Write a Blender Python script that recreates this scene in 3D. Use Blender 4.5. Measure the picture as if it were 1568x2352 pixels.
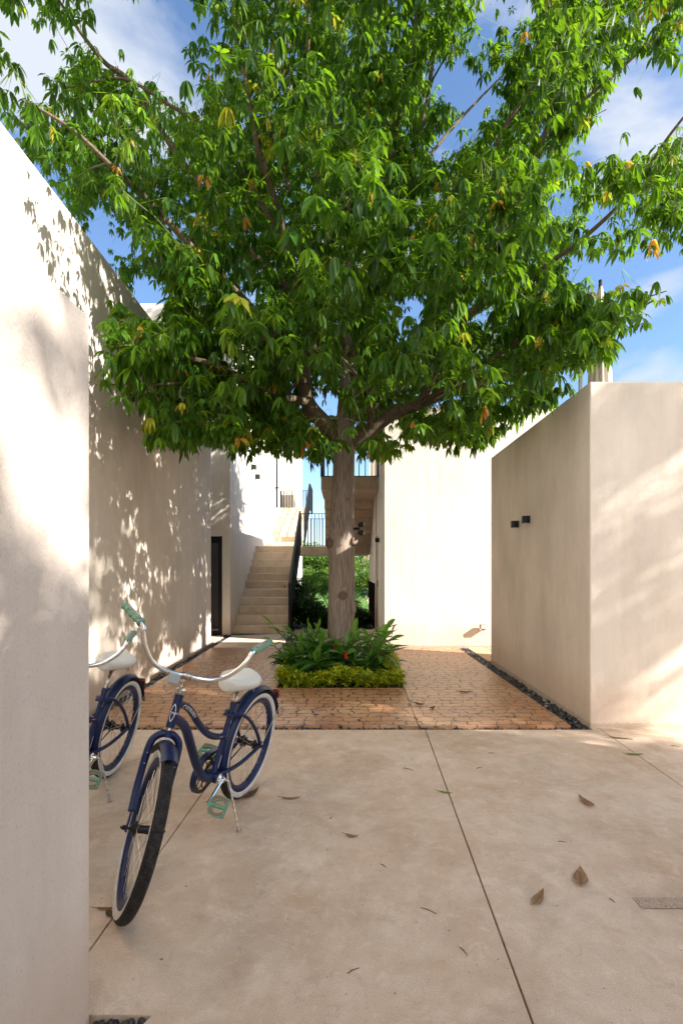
import bpy, math, random
import numpy as np
from mathutils import Vector, Matrix
R_ = math.radians
random.seed(7); rng = np.random.default_rng(11)
for o in list(bpy.data.objects): bpy.data.objects.remove(o)
S = bpy.context.scene; C = S.collection

# ---------------------------------------------------------------- camera
PXC, HOR, FOC, HC = 784.0, 1303.0, 1150.0, 1.43        # photograph measured on a 1568 x 2352 grid
cam = bpy.data.cameras.new('camera'); co = bpy.data.objects.new('camera', cam); C.objects.link(co)
co.location = (0, 0, HC); co.rotation_euler = (R_(90), 0, 0)
cam.sensor_fit = 'HORIZONTAL'; cam.sensor_width = 36; cam.lens = 36*FOC/1568
cam.shift_y = (HOR-1176)/1568; cam.clip_start = .05; cam.clip_end = 2000
S.camera = co
# ---------------------------------------------------------------- sky, sun, exposure
SUN = Vector((1, -.4, .65)).normalized()
W = bpy.data.worlds.new("World"); S.world = W; W.use_nodes = True
nt = W.node_tree; nt.nodes.clear()
def wn(t, **k):
    n = nt.nodes.new(t)
    for a, b in k.items(): setattr(n, a, b)
    return n
wo = wn('ShaderNodeOutputWorld'); bg = wn('ShaderNodeBackground')
sky = wn('ShaderNodeTexSky', sky_type='NISHITA', sun_disc=False)
sky.sun_elevation = math.asin(SUN.z); sky.sun_rotation = math.atan2(SUN.x, SUN.y)
sky.air_density = 1.0; sky.dust_density = .25; sky.ozone_density = 4.0
tc = wn('ShaderNodeTexCoord'); mp = wn('ShaderNodeMapping'); mp.inputs['Scale'].default_value = (1, 1, 1.9)
mp.inputs['Location'].default_value = (3.4, 0.2, .35)
nz = wn('ShaderNodeTexNoise'); nz.inputs['Scale'].default_value = 2.3; nz.inputs['Detail'].default_value = 9; nz.inputs['Roughness'].default_value = .55
nz.inputs['Distortion'].default_value = .35
cr = wn('ShaderNodeValToRGB'); cr.color_ramp.elements[0].position = .55; cr.color_ramp.elements[1].position = .70
cr.color_ramp.elements[1].color = (.92, .92, .92, 1)
mx = wn('ShaderNodeMixRGB'); mx.inputs[2].default_value = (6.4, 6.5, 6.6, 1)
L = nt.links.new
L(tc.outputs['Generated'], mp.inputs[0]); L(mp.outputs[0], nz.inputs[0])
sx = wn('ShaderNodeSeparateXYZ'); L(tc.outputs['Generated'], sx.inputs[0])
def wm(op, a, b):
    n = wn('ShaderNodeMath', operation=op)
    for i, q in enumerate((a, b)):
        if hasattr(q, 'links'): L(q, n.inputs[i])
        else: n.inputs[i].default_value = q
    return n.outputs[0]
behind = wm('MULTIPLY', wm('MAXIMUM', wm('SUBTRACT', .25, sx.outputs[1]), 0.), .30)      # unseen cloud added behind the camera to whiten the fill light
acc = wm('ADD', wm('SUBTRACT', nz.outputs[0], .055), behind)
for cx_, cz_, lo_, hi_, am_ in ((340, 40, .955, .992, .17), (100, 240, .975, .995, .09), (1560, 200, .985, .999, .10), (1560, 800, .985, .998, .13), (800, 850, .95, .99, .10), (1160, 20, .985, .999, .07)):   # where the cloud banks stand
    dv = Vector(((cx_-PXC)/FOC, 1, (HOR-cz_)/FOC)).normalized(); dn = wn('ShaderNodeVectorMath', operation='DOT_PRODUCT'); L(tc.outputs['Generated'], dn.inputs[0]); dn.inputs[1].default_value = dv
    mr = wn('ShaderNodeMapRange', interpolation_type='SMOOTHSTEP'); L(dn.outputs['Value'], mr.inputs[0]); mr.inputs[1].default_value = lo_; mr.inputs[2].default_value = hi_; mr.inputs[3].default_value = 0; mr.inputs[4].default_value = am_
    acc = wm('ADD', acc, mr.outputs[0])
L(acc, cr.inputs[0])
cm = wn('ShaderNodeMixRGB'); cm.use_clamp = False; L(wm('MINIMUM', wm('MULTIPLY', behind, 9.0), 1.0), cm.inputs[0]); cm.inputs[1].default_value = (3.0, 3.2, 3.5, 1); cm.inputs[2].default_value = (7.8, 7.7, 7.5, 1); L(cm.outputs[0], mx.inputs[2])  # the added cloud at the back is brighter than those in view, for fill
L(cr.outputs[0], mx.inputs[0]); L(sky.outputs[0], mx.inputs[1]); L(mx.outputs[0], bg.inputs[0]); L(bg.outputs[0], wo.inputs[0])
bg.inputs[1].default_value = .075
sd = bpy.data.lights.new('sun', 'SUN'); sd.energy = 4.2; sd.angle = R_(.55); sd.color = (1, .945, .865)
so = bpy.data.objects.new('sun', sd); C.objects.link(so); so.rotation_euler = (-SUN).to_track_quat('-Z', 'Y').to_euler()
V = S.view_settings; V.view_transform = 'Standard'; V.look = 'None'; V.exposure = 1.95; V.gamma = 1
S.render.engine = 'CYCLES'
try:
    S.cycles.max_bounces = 10; S.cycles.diffuse_bounces = 5; S.cycles.transparent_max_bounces = 8
except Exception: pass

def at(px, py, z=0.0):                       # ground point seen at a spot of the photograph
    y = FOC*(HC-z)/(py-HOR); return Vector(((px-PXC)*y/FOC, y, z))
def pt(px, py, y): return Vector(((px-PXC)*y/FOC, y, HC-(py-HOR)*y/FOC))
def project(P): return PXC+FOC*P[:, 0]/P[:, 1], HOR-FOC*(P[:, 2]-HC)/P[:, 1]

# ---------------------------------------------------------------- helpers
class MB:
    def __init__(s): s.v = []; s.f = []; s.m = []; s.n = 0; s.t = []; s.fn = None
    def add(s, v, f, m=0, tint=0.5):
        s.v.extend([tuple(p) for p in v]); s.f.extend([tuple(i+s.n for i in q) for q in f])
        s.m.extend([m]*len(f)); s.t.extend([tint]*len(v)); s.n += len(v); return s
    def box(s, x0, x1, y0, y1, z0, z1, m=0):
        v = [(x, y, z) for x in (x0, x1) for y in (y0, y1) for z in (z0, z1)]
        return s.add(v, [(0,1,3,2),(4,6,7,5),(0,4,5,1),(2,3,7,6),(0,2,6,4),(1,5,7,3)], m)
    def obox(s, c, ax, ay, az, m=0):         # box with half axes
        c, ax, ay, az = map(Vector, (c, ax, ay, az))
        v = [c+ax*i+ay*j+az*k for i in (-1, 1) for j in (-1, 1) for k in (-1, 1)]
        return s.add(v, [(0,1,3,2),(4,6,7,5),(0,4,5,1),(2,3,7,6),(0,2,6,4),(1,5,7,3)], m)
    def bar(s, a, b, w, h=None, m=0, up=(0, 0, 1)):
        a, b = Vector(a), Vector(b); d = (b-a); L_ = d.length; d.normalize(); u = Vector(up)
        if abs(d.dot(u)) > .95: u = Vector((0, 1, 0)) if abs(d.y) < .9 else Vector((1, 0, 0))
        x = d.cross(u).normalized(); y = x.cross(d).normalized(); h = h or w
        return s.obox((a+b)/2, d*L_/2, x*w/2, y*h/2, m)
    def prism(s, poly, z0, z1, m=0):
        n = len(poly); v = [(x, y, z0) for x, y in poly]+[(x, y, z1) for x, y in poly]
        return s.add(v, [tuple(range(n))[::-1], tuple(range(n, 2*n))]+[(i, (i+1) % n, n+(i+1) % n, n+i) for i in range(n)], m)
    def tube(s, pts, rad, n=8, m=0, cap=True, flat=1.0, closed=False, tint=.5):
        pts = [Vector(p) for p in pts]; k = len(pts)
        if not hasattr(rad, '__len__'): rad = [rad]*k
        fr = frames(pts, closed); v = []; f = []
        for p, (t, a, b), r in zip(pts, fr, rad):
            for j in range(n):
                q = 2*math.pi*j/n; v.append(p+a*math.cos(q)*r*flat+b*math.sin(q)*r)
        for i in range(k if closed else k-1):
            i2 = (i+1) % k
            for j in range(n): f.append((i*n+j, i*n+(j+1) % n, i2*n+(j+1) % n, i2*n+j))
        if cap and not closed: f.append(tuple(range(n))[::-1]); f.append(tuple((k-1)*n+j for j in range(n)))
        return s.add(v, f, m, tint)
    def lathe(s, prof, c, axis, n=24, m=0):  # prof: (radius, along)
        c = Vector(c); t = Vector(axis).normalized(); a = t.orthogonal().normalized(); b = t.cross(a); v = []; f = []
        for r, h in prof:
            for j in range(n):
                q = 2*math.pi*j/n; v.append(c+t*h+(a*math.cos(q)+b*math.sin(q))*r)
        for i in range(len(prof)-1):
            for j in range(n): f.append((i*n+j, i*n+(j+1) % n, (i+1)*n+(j+1) % n, (i+1)*n+j))
        f.append(tuple(range(n))[::-1]); f.append(tuple((len(prof)-1)*n+j for j in range(n)))
        return s.add(v, f, m)
    def ball(s, c, r, n=8, m=0, sc=(1, 1, 1)):
        c = Vector(c); v = []; f = []
        for i in range(n+1):
            th = math.pi*i/n
            for j in range(n*2):
                q = math.pi*j/n; v.append(c+Vector((math.sin(th)*math.cos(q)*sc[0], math.sin(th)*math.sin(q)*sc[1], math.cos(th)*sc[2]))*r)
        w = n*2
        for i in range(n):
            for j in range(w): f.append((i*w+j, (i+1)*w+j, (i+1)*w+(j+1) % w, i*w+(j+1) % w))
        return s.add(v, f, m)
    def build(s, name, mats, parent=None, smooth=False, bevel=0):
        me = bpy.data.meshes.new(name); v = s.v
        if s.fn: v = [tuple(s.fn(Vector(p))) for p in v]
        me.from_pydata(v, [], s.f)
        for m in (mats if isinstance(mats, (list, tuple)) else [mats]): me.materials.append(m)
        me.polygons.foreach_set('material_index', s.m)
        return finish(me, name, parent, smooth, bevel)
def finish(me, name, parent, smooth, bevel=0):
    me.update()
    if smooth:
        me.polygons.foreach_set('use_smooth', [True]*len(me.polygons))
        if smooth == 'auto': me.set_sharp_from_angle(angle=R_(40))
    o = bpy.data.objects.new(name, me); C.objects.link(o)
    if parent is not None: o.parent = parent
    if bevel:
        b = o.modifiers.new('bevel', 'BEVEL'); b.width = bevel; b.segments = 2; b.limit_method = 'ANGLE'
    return o
def frames(pts, closed=False):
    k = len(pts); out = []; T = []
    for i in range(k):
        if closed: t = pts[(i+1) % k]-pts[i-1]
        else: t = pts[min(i+1, k-1)]-pts[max(i-1, 0)]
        T.append(t.normalized() if t.length > 1e-9 else Vector((0, 0, 1)))
    a = T[0].cross(Vector((0, 1, 0)))
    if a.length < .1: a = T[0].cross(Vector((1, 0, 0)))
    a.normalize()
    for t in T:
        a = (a-t*a.dot(t)); a = a.normalized() if a.length > 1e-6 else t.orthogonal().normalized(); out.append((t, a, t.cross(a)))
    return out
def smooth_path(P, n=6):                     # Catmull-Rom through points
    P = [Vector(p) for p in P]; Q = [P[0]*2-P[1]]+P+[P[-1]*2-P[-2]]; out = []
    for i in range(1, len(Q)-2):
        for k in range(n):
            t = k/n; a, b, c, d = Q[i-1:i+3]
            out.append(.5*((2*b)+(c-a)*t+(2*a-5*b+4*c-d)*t*t+(3*b-a-3*c+d)*t**3))
    out.append(P[-1]); return out
def tag(o, label=None, cat=None, group=None, kind=None):
    if label: o['label'] = label
    if cat: o['category'] = cat
    if group: o['group'] = group
    if kind: o['kind'] = kind
    return o
def thing(name, label, cat, loc=(0, 0, 0), group=None):
    o = bpy.data.objects.new(name, None); C.objects.link(o); o.location = loc; o.empty_display_size = .1
    return tag(o, label, cat, group)
def rel(o, *a):                              # MB whose points are given in world space, built under thing o
    mb = MB(); inv = Vector(o.location); mb.fn = lambda p: p-inv; return mb

def mat(name, base=(.5, .5, .5), rough=.6, metal=0, spec=.5):
    m = bpy.data.materials.new(name); m.use_nodes = True; b = m.node_tree.nodes['Principled BSDF']
    b.inputs['Base Color'].default_value = (*base, 1); b.inputs['Roughness'].default_value = rough
    b.inputs['Metallic'].default_value = metal; b.inputs['Specular IOR Level'].default_value = spec
    return m
class N:
    def __init__(s, m): s.m = m; s.t = m.node_tree; s.b = s.t.nodes['Principled BSDF']; s.tc = s.t.nodes.new('ShaderNodeTexCoord'); s.geo = s.t.nodes.new('ShaderNodeNewGeometry')
    def n(s, t, **k):
        x = s.t.nodes.new(t)
        for a, b in k.items(): setattr(x, a, b)
        return x
    def l(s, a, b): s.t.links.new(a, b)
    def pos(s, scale=(1, 1, 1), rot=(0, 0, 0)):
        x = s.n('ShaderNodeMapping'); x.inputs['Scale'].default_value = scale; x.inputs['Rotation'].default_value = rot; s.l(s.geo.outputs['Position'], x.inputs[0]); return x.outputs[0]
    def noise(s, vec, sc, det=4, ro=.55, dist=0):
        x = s.n('ShaderNodeTexNoise'); x.inputs['Scale'].default_value = sc; x.inputs['Detail'].default_value = det; x.inputs['Roughness'].default_value = ro; x.inputs['Distortion'].default_value = dist; s.l(vec, x.inputs[0]); return x.outputs[0]
    def ramp(s, f, st):
        x = s.n('ShaderNodeValToRGB'); e = x.color_ramp.elements
        while len(e) < len(st): e.new(.5)
        for q, (p, c) in zip(e, st): q.position = p; q.color = (*c, 1) if hasattr(c, '__len__') else (c, c, c, 1)
        s.l(f, x.inputs[0]); return x.outputs[0]
    def mix(s, f, a, b, mode='MIX'):
        x = s.n('ShaderNodeMixRGB', blend_type=mode)
        for i, q in enumerate((f, a, b)):
            if hasattr(q, 'default_value') or hasattr(q, 'links'): s.l(q, x.inputs[i])
            elif hasattr(q, '__len__'): x.inputs[i].default_value = (*q, 1)
            else: x.inputs[i].default_value = q
        return x.outputs[0]
    def math(s, op, a, b=0.0):
        x = s.n('ShaderNodeMath', operation=op)
        for i, q in enumerate((a, b)):
            if hasattr(q, 'links'): s.l(q, x.inputs[i])
            else: x.inputs[i].default_value = q
        return x.outputs[0]
    def bump(s, h, st=.3, d=.01, nrm=None):
        x = s.n('ShaderNodeBump'); x.inputs['Strength'].default_value = st; x.inputs['Distance'].default_value = d; s.l(h, x.inputs['Height'])
        if nrm: s.l(nrm, x.inputs['Normal'])
        s.l(x.outputs[0], s.b.inputs['Normal']); return x.outputs[0]
    def col(s, c): s.l(c, s.b.inputs['Base Color'])

# ---------------------------------------------------------------- materials
def stucco(name, base, var=.07, stain=(.50, .30, .17), dirt=True, fine=1.0):
    m = mat(name, base, .9, spec=.2); q = N(m)
    b = np.array(base)
    big = q.noise(q.pos((1, 1, .55)), 1.6, 6, .6)
    c = q.ramp(big, [(.3, tuple(b*(1-var*1.3))), (.5, tuple(b)), (.72, tuple(np.minimum(b*(1+var), .9)))])
    stk = q.noise(q.pos((1, 1, .06)), 9, 5, .6)
    c = q.mix(q.math('MULTIPLY', q.ramp(stk, [(.45, 0.), (.75, 1.)]), .32), c, tuple(b*np.array((.86, .78, .70))))
    blot = q.noise(q.pos(), 4.3, 5, .7)
    c = q.mix(q.math('MULTIPLY', q.ramp(blot, [(.52, 0.), (.7, 1.)]), .25), c, tuple(b*np.array((.93, .86, .80))))
    sp = q.noise(q.pos((1, 1, .5)), 150, 2, .5)
    c = q.mix(q.math('MULTIPLY', q.ramp(sp, [(.28, 1.), (.38, 0.)]), .26*fine), c, tuple(b*.66))
    vn = q.n('ShaderNodeTexVoronoi', feature='DISTANCE_TO_EDGE'); vn.inputs['Scale'].default_value = .75
    va = q.n('ShaderNodeVectorMath', operation='ADD'); vb = q.n('ShaderNodeTexNoise'); vb.inputs['Scale'].default_value = 3.5; vb.inputs['Detail'].default_value = 6; q.l(q.geo.outputs['Position'], vb.inputs[0])
    q.l(q.geo.outputs['Position'], va.inputs[0]); q.l(vb.outputs['Color'], va.inputs[1]); q.l(va.outputs[0], vn.inputs[0])
    ck = q.math('MULTIPLY', q.ramp(vn.outputs['Distance'], [(0, 1.), (.0028, 0.)]), q.ramp(q.noise(q.pos(), 1.1, 3), [(.52, 0.), (.6, 1.)]))
    c = q.mix(q.math('MULTIPLY', ck, .38), c, tuple(b*.5))
    if dirt:
        sx = q.n('ShaderNodeSeparateXYZ'); q.l(q.geo.outputs['Position'], sx.inputs[0])
        h = q.math('ADD', sx.outputs[2], q.math('MULTIPLY', q.noise(q.pos((1, 1, .6)), 6, 6, .7), -.42))
        c = q.mix(q.math('MULTIPLY', q.ramp(h, [(-.0, 1.), (.32, 0.)]), .34), c, stain)
        h2 = q.math('ADD', sx.outputs[2], q.math('MULTIPLY', q.noise(q.pos(), 30, 5, .75), -.07))
        c = q.mix(q.math('MULTIPLY', q.ramp(h2, [(-.03, 1.), (.01, 0.)]), .35), c, (.22, .15, .09))
    q.col(c)
    f1 = q.noise(q.pos(), 95, 4, .65); f2 = q.noise(q.pos((1, 1, .5)), 9, 3, .5)
    x = q.bump(f1, .36*fine, .006); q.bump(f2, .2, .03, x)
    return m
M_WALL = stucco('stucco', (.72, .635, .545), var=.12)
M_NEAR = stucco('stucco_grey', (.70, .612, .53), var=.11, fine=1.7)
M_WHITE = stucco('stucco_white', (.76, .70, .62), var=.04)
M_REAR = stucco('stucco_cream', (.71, .645, .565), var=.09)
def concrete(name, a, b, c_, speck=True, rough=.75):
    m = mat(name, a, rough, spec=.35); q = N(m)
    n1 = q.noise(q.pos(), 1.5, 7, .62); n2 = q.noise(q.pos((1, 1, 1)), 5.5, 6, .7, .4); n3 = q.noise(q.pos(), 250, 3, .65)
    c = q.ramp(n1, [(.32, a), (.5, b), (.68, c_)])
    c = q.mix(q.math('MULTIPLY', q.ramp(n2, [(.48, 0.), (.68, 1.)]), .6), c, tuple(np.array(c_)*1.12))
    c = q.mix(q.math('MULTIPLY', q.ramp(q.noise(q.pos(), 3.1, 6, .7), [(.50, 0.), (.68, 1.)]), .42), c, tuple(np.array(a)*np.array((.92, .78, .64))))
    c = q.mix(q.math('MULTIPLY', q.ramp(q.noise(q.pos(), 2.2, 7, .7, .6), [(.50, 0.), (.66, 1.)]), .36), c, tuple(np.array(a)*.66))
    if speck:
        c = q.mix(q.math('MULTIPLY', q.ramp(n3, [(.36, 1.), (.46, 0.)]), .5), c, tuple(np.array(a)*.55))
        sm = q.noise(q.pos(), 13, 8, .75, .8); c = q.mix(q.math('MULTIPLY', q.ramp(sm, [(.56, 0.), (.62, 1.)]), .22), c, tuple(np.array(a)*.6)); c = q.mix(q.math('MULTIPLY', q.ramp(sm, [(.38, 1.), (.43, 0.)]), .25), c, tuple(np.minimum(np.array(c_)*1.25, .85)))
        dt = q.noise(q.pos(), 48, 2, .4); c = q.mix(q.math('MULTIPLY', q.ramp(dt, [(.235, 1.), (.25, 0.)]), .8), c, tuple(np.array(a)*.25))
        c = q.mix(q.math('MULTIPLY', q.ramp(n3, [(.58, 0.), (.68, 1.)]), .45), c, tuple(np.minimum(np.array(c_)*1.5, .85)))
    q.col(c); q.l(q.ramp(n2, [(.35, rough-.12), (.7, rough+.1)]), q.b.inputs['Roughness'])
    q.bump(q.math('ADD', n3, q.math('MULTIPLY', n2, .7)), .38, .004)
    return m
M_CONC = concrete('floor_concrete', (.51, .355, .24), (.59, .445, .325), (.67, .54, .42))
M_STEP = concrete('step_concrete', (.58, .43, .30), (.65, .52, .38), (.71, .60, .47), speck=False, rough=.8)
M_BEAM = concrete('beam_concrete', (.50, .38, .27), (.56, .44, .32), (.60, .49, .37), rough=.85)
def paving():
    m = mat('stamped_paving', (.5, .27, .13), .42, spec=.5); q = N(m)
    wv = q.n('ShaderNodeVectorMath', operation='ADD'); nn = q.n('ShaderNodeTexNoise'); nn.inputs['Scale'].default_value = 7; nn.inputs['Detail'].default_value = 4
    q.l(q.geo.outputs['Position'], nn.inputs[0])
    vs = q.n('ShaderNodeVectorMath', operation='SCALE'); vs.inputs['Scale'].default_value = .17; q.l(nn.outputs['Color'], vs.inputs[0])
    q.l(q.geo.outputs['Position'], wv.inputs[0]); q.l(vs.outputs[0], wv.inputs[1])
    br = q.n('ShaderNodeTexBrick'); br.offset = .5; br.squash = .78; br.squash_frequency = 3
    for k, v in (('Scale', 1.0), ('Mortar Size', .0075), ('Mortar Smooth', .35), ('Bias', 0), ('Brick Width', .175), ('Row Height', .118)): br.inputs[k].default_value = v
    br.inputs['Color1'].default_value = (.0, .0, .0, 1); br.inputs['Color2'].default_value = (1, 1, 1, 1); br.inputs['Mortar'].default_value = (.5, .5, .5, 1)
    q.l(wv.outputs[0], br.inputs[0])
    n1 = q.noise(q.pos(), 1.9, 6, .6); n2 = q.noise(q.pos((.7, 9, 1)), 7, 6, .65)
    c = q.ramp(n1, [(.33, (.40, .175, .075)), (.49, (.50, .255, .12)), (.66, (.58, .385, .235))])
    c = q.mix(.20, c, q.ramp(br.outputs[0], [(0, (.34, .16, .08)), (1, (.58, .36, .22))]))
    c = q.mix(q.math('MULTIPLY', q.ramp(n2, [(.5, 0.), (.62, 1.)]), .45), c, (.24, .115, .06))
    brk = q.ramp(q.noise(q.pos(), 11, 4, .6), [(.36, .3), (.48, 1.)])
    c = q.mix(q.math('MULTIPLY', q.ramp(q.noise(q.pos(), 5.5, 7, .75), [(.52, 0.), (.62, 1.)]), .4), c, (.24, .13, .075))
    mort = q.math('MULTIPLY', br.outputs[1], brk)
    c = q.mix(mort, c, (.05, .028, .018)); q.col(c)
    q.l(q.ramp(n1, [(.3, .32), (.7, .52)]), q.b.inputs['Roughness'])
    hgt = q.math('SUBTRACT', q.math('MULTIPLY', n2, .35), mort)
    q.bump(q.math('ADD', hgt, q.math('MULTIPLY', q.noise(q.pos(), 60, 3, .6), .15)), .75, .006)
    return m
M_PAVE = paving()
def bark():
    m = mat('bark', (.2, .13, .09), .9, spec=.2); q = N(m)
    w = q.noise(q.pos((75, 75, 2.6)), 1.5, 5, .6, .25)
    big = q.noise(q.pos((1, 1, .4)), 3, 4, .6)
    c = q.ramp(w, [(.32, (.11, .078, .062)), (.46, (.24, .185, .15)), (.62, (.36, .295, .25))])
    c = q.mix(q.math('MULTIPLY', q.ramp(big, [(.45, 0.), (.7, 1.)]), .3), c, (.19, .16, .11)); q.col(c)
    x = q.bump(w, .65, .014); q.bump(q.noise(q.pos((14, 14, 5)), 5, 4, .6), .25, .01, x); return m
M_BARK = bark()
M_LIMB = bark(); M_LIMB.name = 'limb_bark'
for n_ in M_LIMB.node_tree.nodes:
    if n_.type == 'VALTORGB' and len(n_.color_ramp.elements) == 3:
        for e_, c_ in zip(n_.color_ramp.elements, ((.045, .03, .02, 1), (.11, .078, .052, 1), (.19, .145, .10, 1))): e_.color = c_
def twigm():
    m = mat('young_bark', (.12, .13, .05), .7); q = N(m); q.col(q.ramp(q.noise(q.pos(), 3, 3), [(.35, (.06, .058, .028)), (.6, (.12, .145, .045))])); return m
M_TWIG = twigm()
def leafm(name, st, trans=(.20, .42, .03), tf=.42, rough=.38, spec=.5):
    m = mat(name, st[0][1], rough, spec=spec); q = N(m)
    a = q.n('ShaderNodeAttribute', attribute_name='tint'); c = q.ramp(a.outputs['Fac'], st)
    q.col(c)
    tr = q.n('ShaderNodeBsdfTranslucent'); q.l(q.mix(.5, q.mix(1.0, c, (2.6, 2.6, 2.0), 'MULTIPLY'), trans), tr.inputs[0])
    ms = q.n('ShaderNodeMixShader'); ms.inputs[0].default_value = tf; out = q.t.nodes['Material Output']
    q.l(q.b.outputs[0], ms.inputs[1]); q.l(tr.outputs[0], ms.inputs[2]); q.l(ms.outputs[0], out.inputs[0]); return m
M_LEAF = leafm('tree_leaf', [(0, (.008, .030, .003)), (.35, (.026, .082, .006)), (.6, (.075, .165, .010)), (.82, (.22, .31, .018)), (.93, (.32, .29, .03)), (1, (.52, .20, .04))], trans=(.32, .56, .01), tf=.34, rough=.48, spec=.28)
M_GING = leafm('ginger_leaf', [(0, (.02, .075, .015)), (.6, (.055, .17, .022)), (1, (.13, .27, .035))], tf=.36)
M_GOLD = leafm('golden_leaf', [(0, (.06, .11, .01)), (.4, (.22, .30, .015)), (1, (.62, .62, .03))], trans=(.45, .5, .03), tf=.38)
M_BUSH = leafm('bush_leaf', [(0, (.03, .08, .015)), (.6, (.075, .15, .03)), (1, (.17, .22, .05))], tf=.35)
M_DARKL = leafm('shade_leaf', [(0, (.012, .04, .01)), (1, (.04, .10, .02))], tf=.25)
M_GRASS = leafm('grass_blade', [(0, (.05, .13, .02)), (1, (.13, .25, .04))], trans=(.3, .5, .05), tf=.3)
M_RED = mat('red_flower', (.55, .015, .01), .5)
M_BLACK = mat('black_steel', (.008, .008, .009), .5, spec=.3); M_GREYST = mat('steel_edge', (.10, .10, .10), .45)
M_SOIL = mat('soil', (.05, .032, .02), .95)
def pebm():
    m = mat('black_pebble', (.03, .03, .034), .48); q = N(m); a = q.n('ShaderNodeAttribute', attribute_name='tint')
    q.col(q.ramp(a.outputs['Fac'], [(0, (.012, .012, .014)), (.8, (.035, .036, .042)), (.95, (.10, .10, .105)), (.985, (.35, .34, .32)), (1, (.30, .12, .05))])); q.bump(q.noise(q.pos(), 60, 3), .2, .003); return m
M_PEB = pebm()
M_GLASS = mat('dark_glass', (.02, .024, .026), .03, spec=1.0)
M_DOOR = mat('brown_door', (.20, .13, .085), .6)
M_GREYM = mat('grey_metal', (.42, .42, .40), .4, .6); M_LENS = mat('lamp_lens', (.75, .76, .76), .15, spec=.8)
def navy():
    m = mat('navy_paint', (.008, .022, .105), .42, spec=.32); q = N(m); q.b.inputs['Coat Weight'].default_value = .08; q.b.inputs['Coat Roughness'].default_value = .25
    q.col(q.ramp(q.noise(q.pos(), 6, 4), [(.3, (.0030, .0095, .046)), (.7, (.005, .016, .074))])); q.bump(q.noise(q.pos(), 400, 2), .03, .001); return m
M_NAVY = navy()
M_CHROME = mat('chrome', (.78, .78, .77), .09, 1.0)
def agedchrome():
    m = mat('aged_chrome', (.5, .46, .4), .28, 1.0); q = N(m); q.col(q.ramp(q.noise(q.pos(), 60, 4, .7), [(.42, (.62, .60, .56)), (.62, (.28, .19, .11))])); return m
M_AGED = agedchrome()
def rub():
    m = mat('tyre_rubber', (.02, .018, .018), .75, spec=.3); q = N(m); q.col(q.ramp(q.noise(q.pos(), 45, 5, .7), [(.45, (.013, .012, .012)), (.72, (.045, .038, .034))])); 
    v = q.n('ShaderNodeTexVoronoi'); v.inputs['Scale'].default_value = 110; q.l(q.geo.outputs['Position'], v.inputs[0]); q.bump(v.outputs[0], .8, .006); return m
M_RUB = rub()
def whitew():
    m = mat('whitewall', (.6, .58, .54), .65); q = N(m); q.col(q.ramp(q.noise(q.pos(), 14, 5, .7), [(.35, (.66, .64, .60)), (.7, (.46, .41, .36))])); return m
M_WW = whitew()
M_SEAT = mat('cream_vinyl', (.62, .60, .54), .42)
def mintm():
    m = mat('mint_plastic', (.14, .36, .22), .5); q = N(m); q.col(q.ramp(q.noise(q.pos(), 70, 4), [(.35, (.10, .24, .155)), (.7, (.19, .37, .265))])); return m
M_MINT = mintm()
M_GRIPR = mat('worn_grip_ribs', (.33, .34, .29), .7)
M_PAD = mat('pedal_pad', (.23, .145, .10), .85)
M_RUST = mat('dull_chainring', (.085, .062, .048), .55, .7)
M_HUB = mat('black_hub', (.02, .018, .018), .4, .4)
M_SPOKE = mat('spoke_steel', (.55, .52, .46), .3, 1.0)
M_REFW = mat('clear_reflector', (.33, .35, .36), .2, spec=.8); M_REFR = mat('red_reflector', (.10, .008, .012), .25)
M_INK = mat('white_print', (.78, .78, .76), .6); M_INK2 = mat('silver_print', (.45, .47, .5), .5)
def deadleaf(n, a, b):
    m = mat(n, a, .75); q = N(m); q.col(q.ramp(q.noise(q.pos(), 40, 4, .6), [(.35, a), (.7, b)])); return m
M_DEAD = deadleaf('dry_leaf', (.20, .10, .045), (.36, .20, .10)); M_DGRN = deadleaf('green_fallen_leaf', (.16, .24, .03), (.24, .30, .06)); M_DDRK = deadleaf('dark_dry_leaf', (.07, .035, .02), (.14, .07, .04))

# ---------------------------------------------------------------- foliage batches
_T = np.array([0, .22, .52, .80, 1.0]); _Wd = np.array([0, .72, 1.0, .62, 0])
def leaf_arrays(P, D, L_, Wd, droop, tint, fold=.22):
    """P base, D direction, one leaf each -> verts (n*11,3)"""
    n = len(P); up = np.tile([0, 0, 1.], (n, 1)); up += rng.normal(0, .22, (n, 3))
    side = np.cross(D, up); side /= np.linalg.norm(side, axis=1)[:, None]+1e-9
    nr = np.cross(side, D)
    rows = []
    for i, t in enumerate(_T):
        c = P+D*(L_*t)[:, None]; c[:, 2] -= droop*L_*t*t
        if _Wd[i] == 0: rows.append(c[:, None, :]); continue
        w = (Wd*.5*_Wd[i])[:, None]
        rows.append(np.stack([c-side*w+nr*w*fold*2, c, c+side*w+nr*w*fold*2], 1))
    v = np.concatenate(rows, 1)               # 1+3+3+3+1 = 11
    return v.reshape(-1, 3), np.repeat(tint, 11)
_LF = np.array([(0, 2, 1, -1), (0, 3, 2, -1), (1, 2, 5, 4), (2, 3, 6, 5), (4, 5, 8, 7), (5, 6, 9, 8), (7, 8, 10, -1), (8, 9, 10, -1)])
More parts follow.
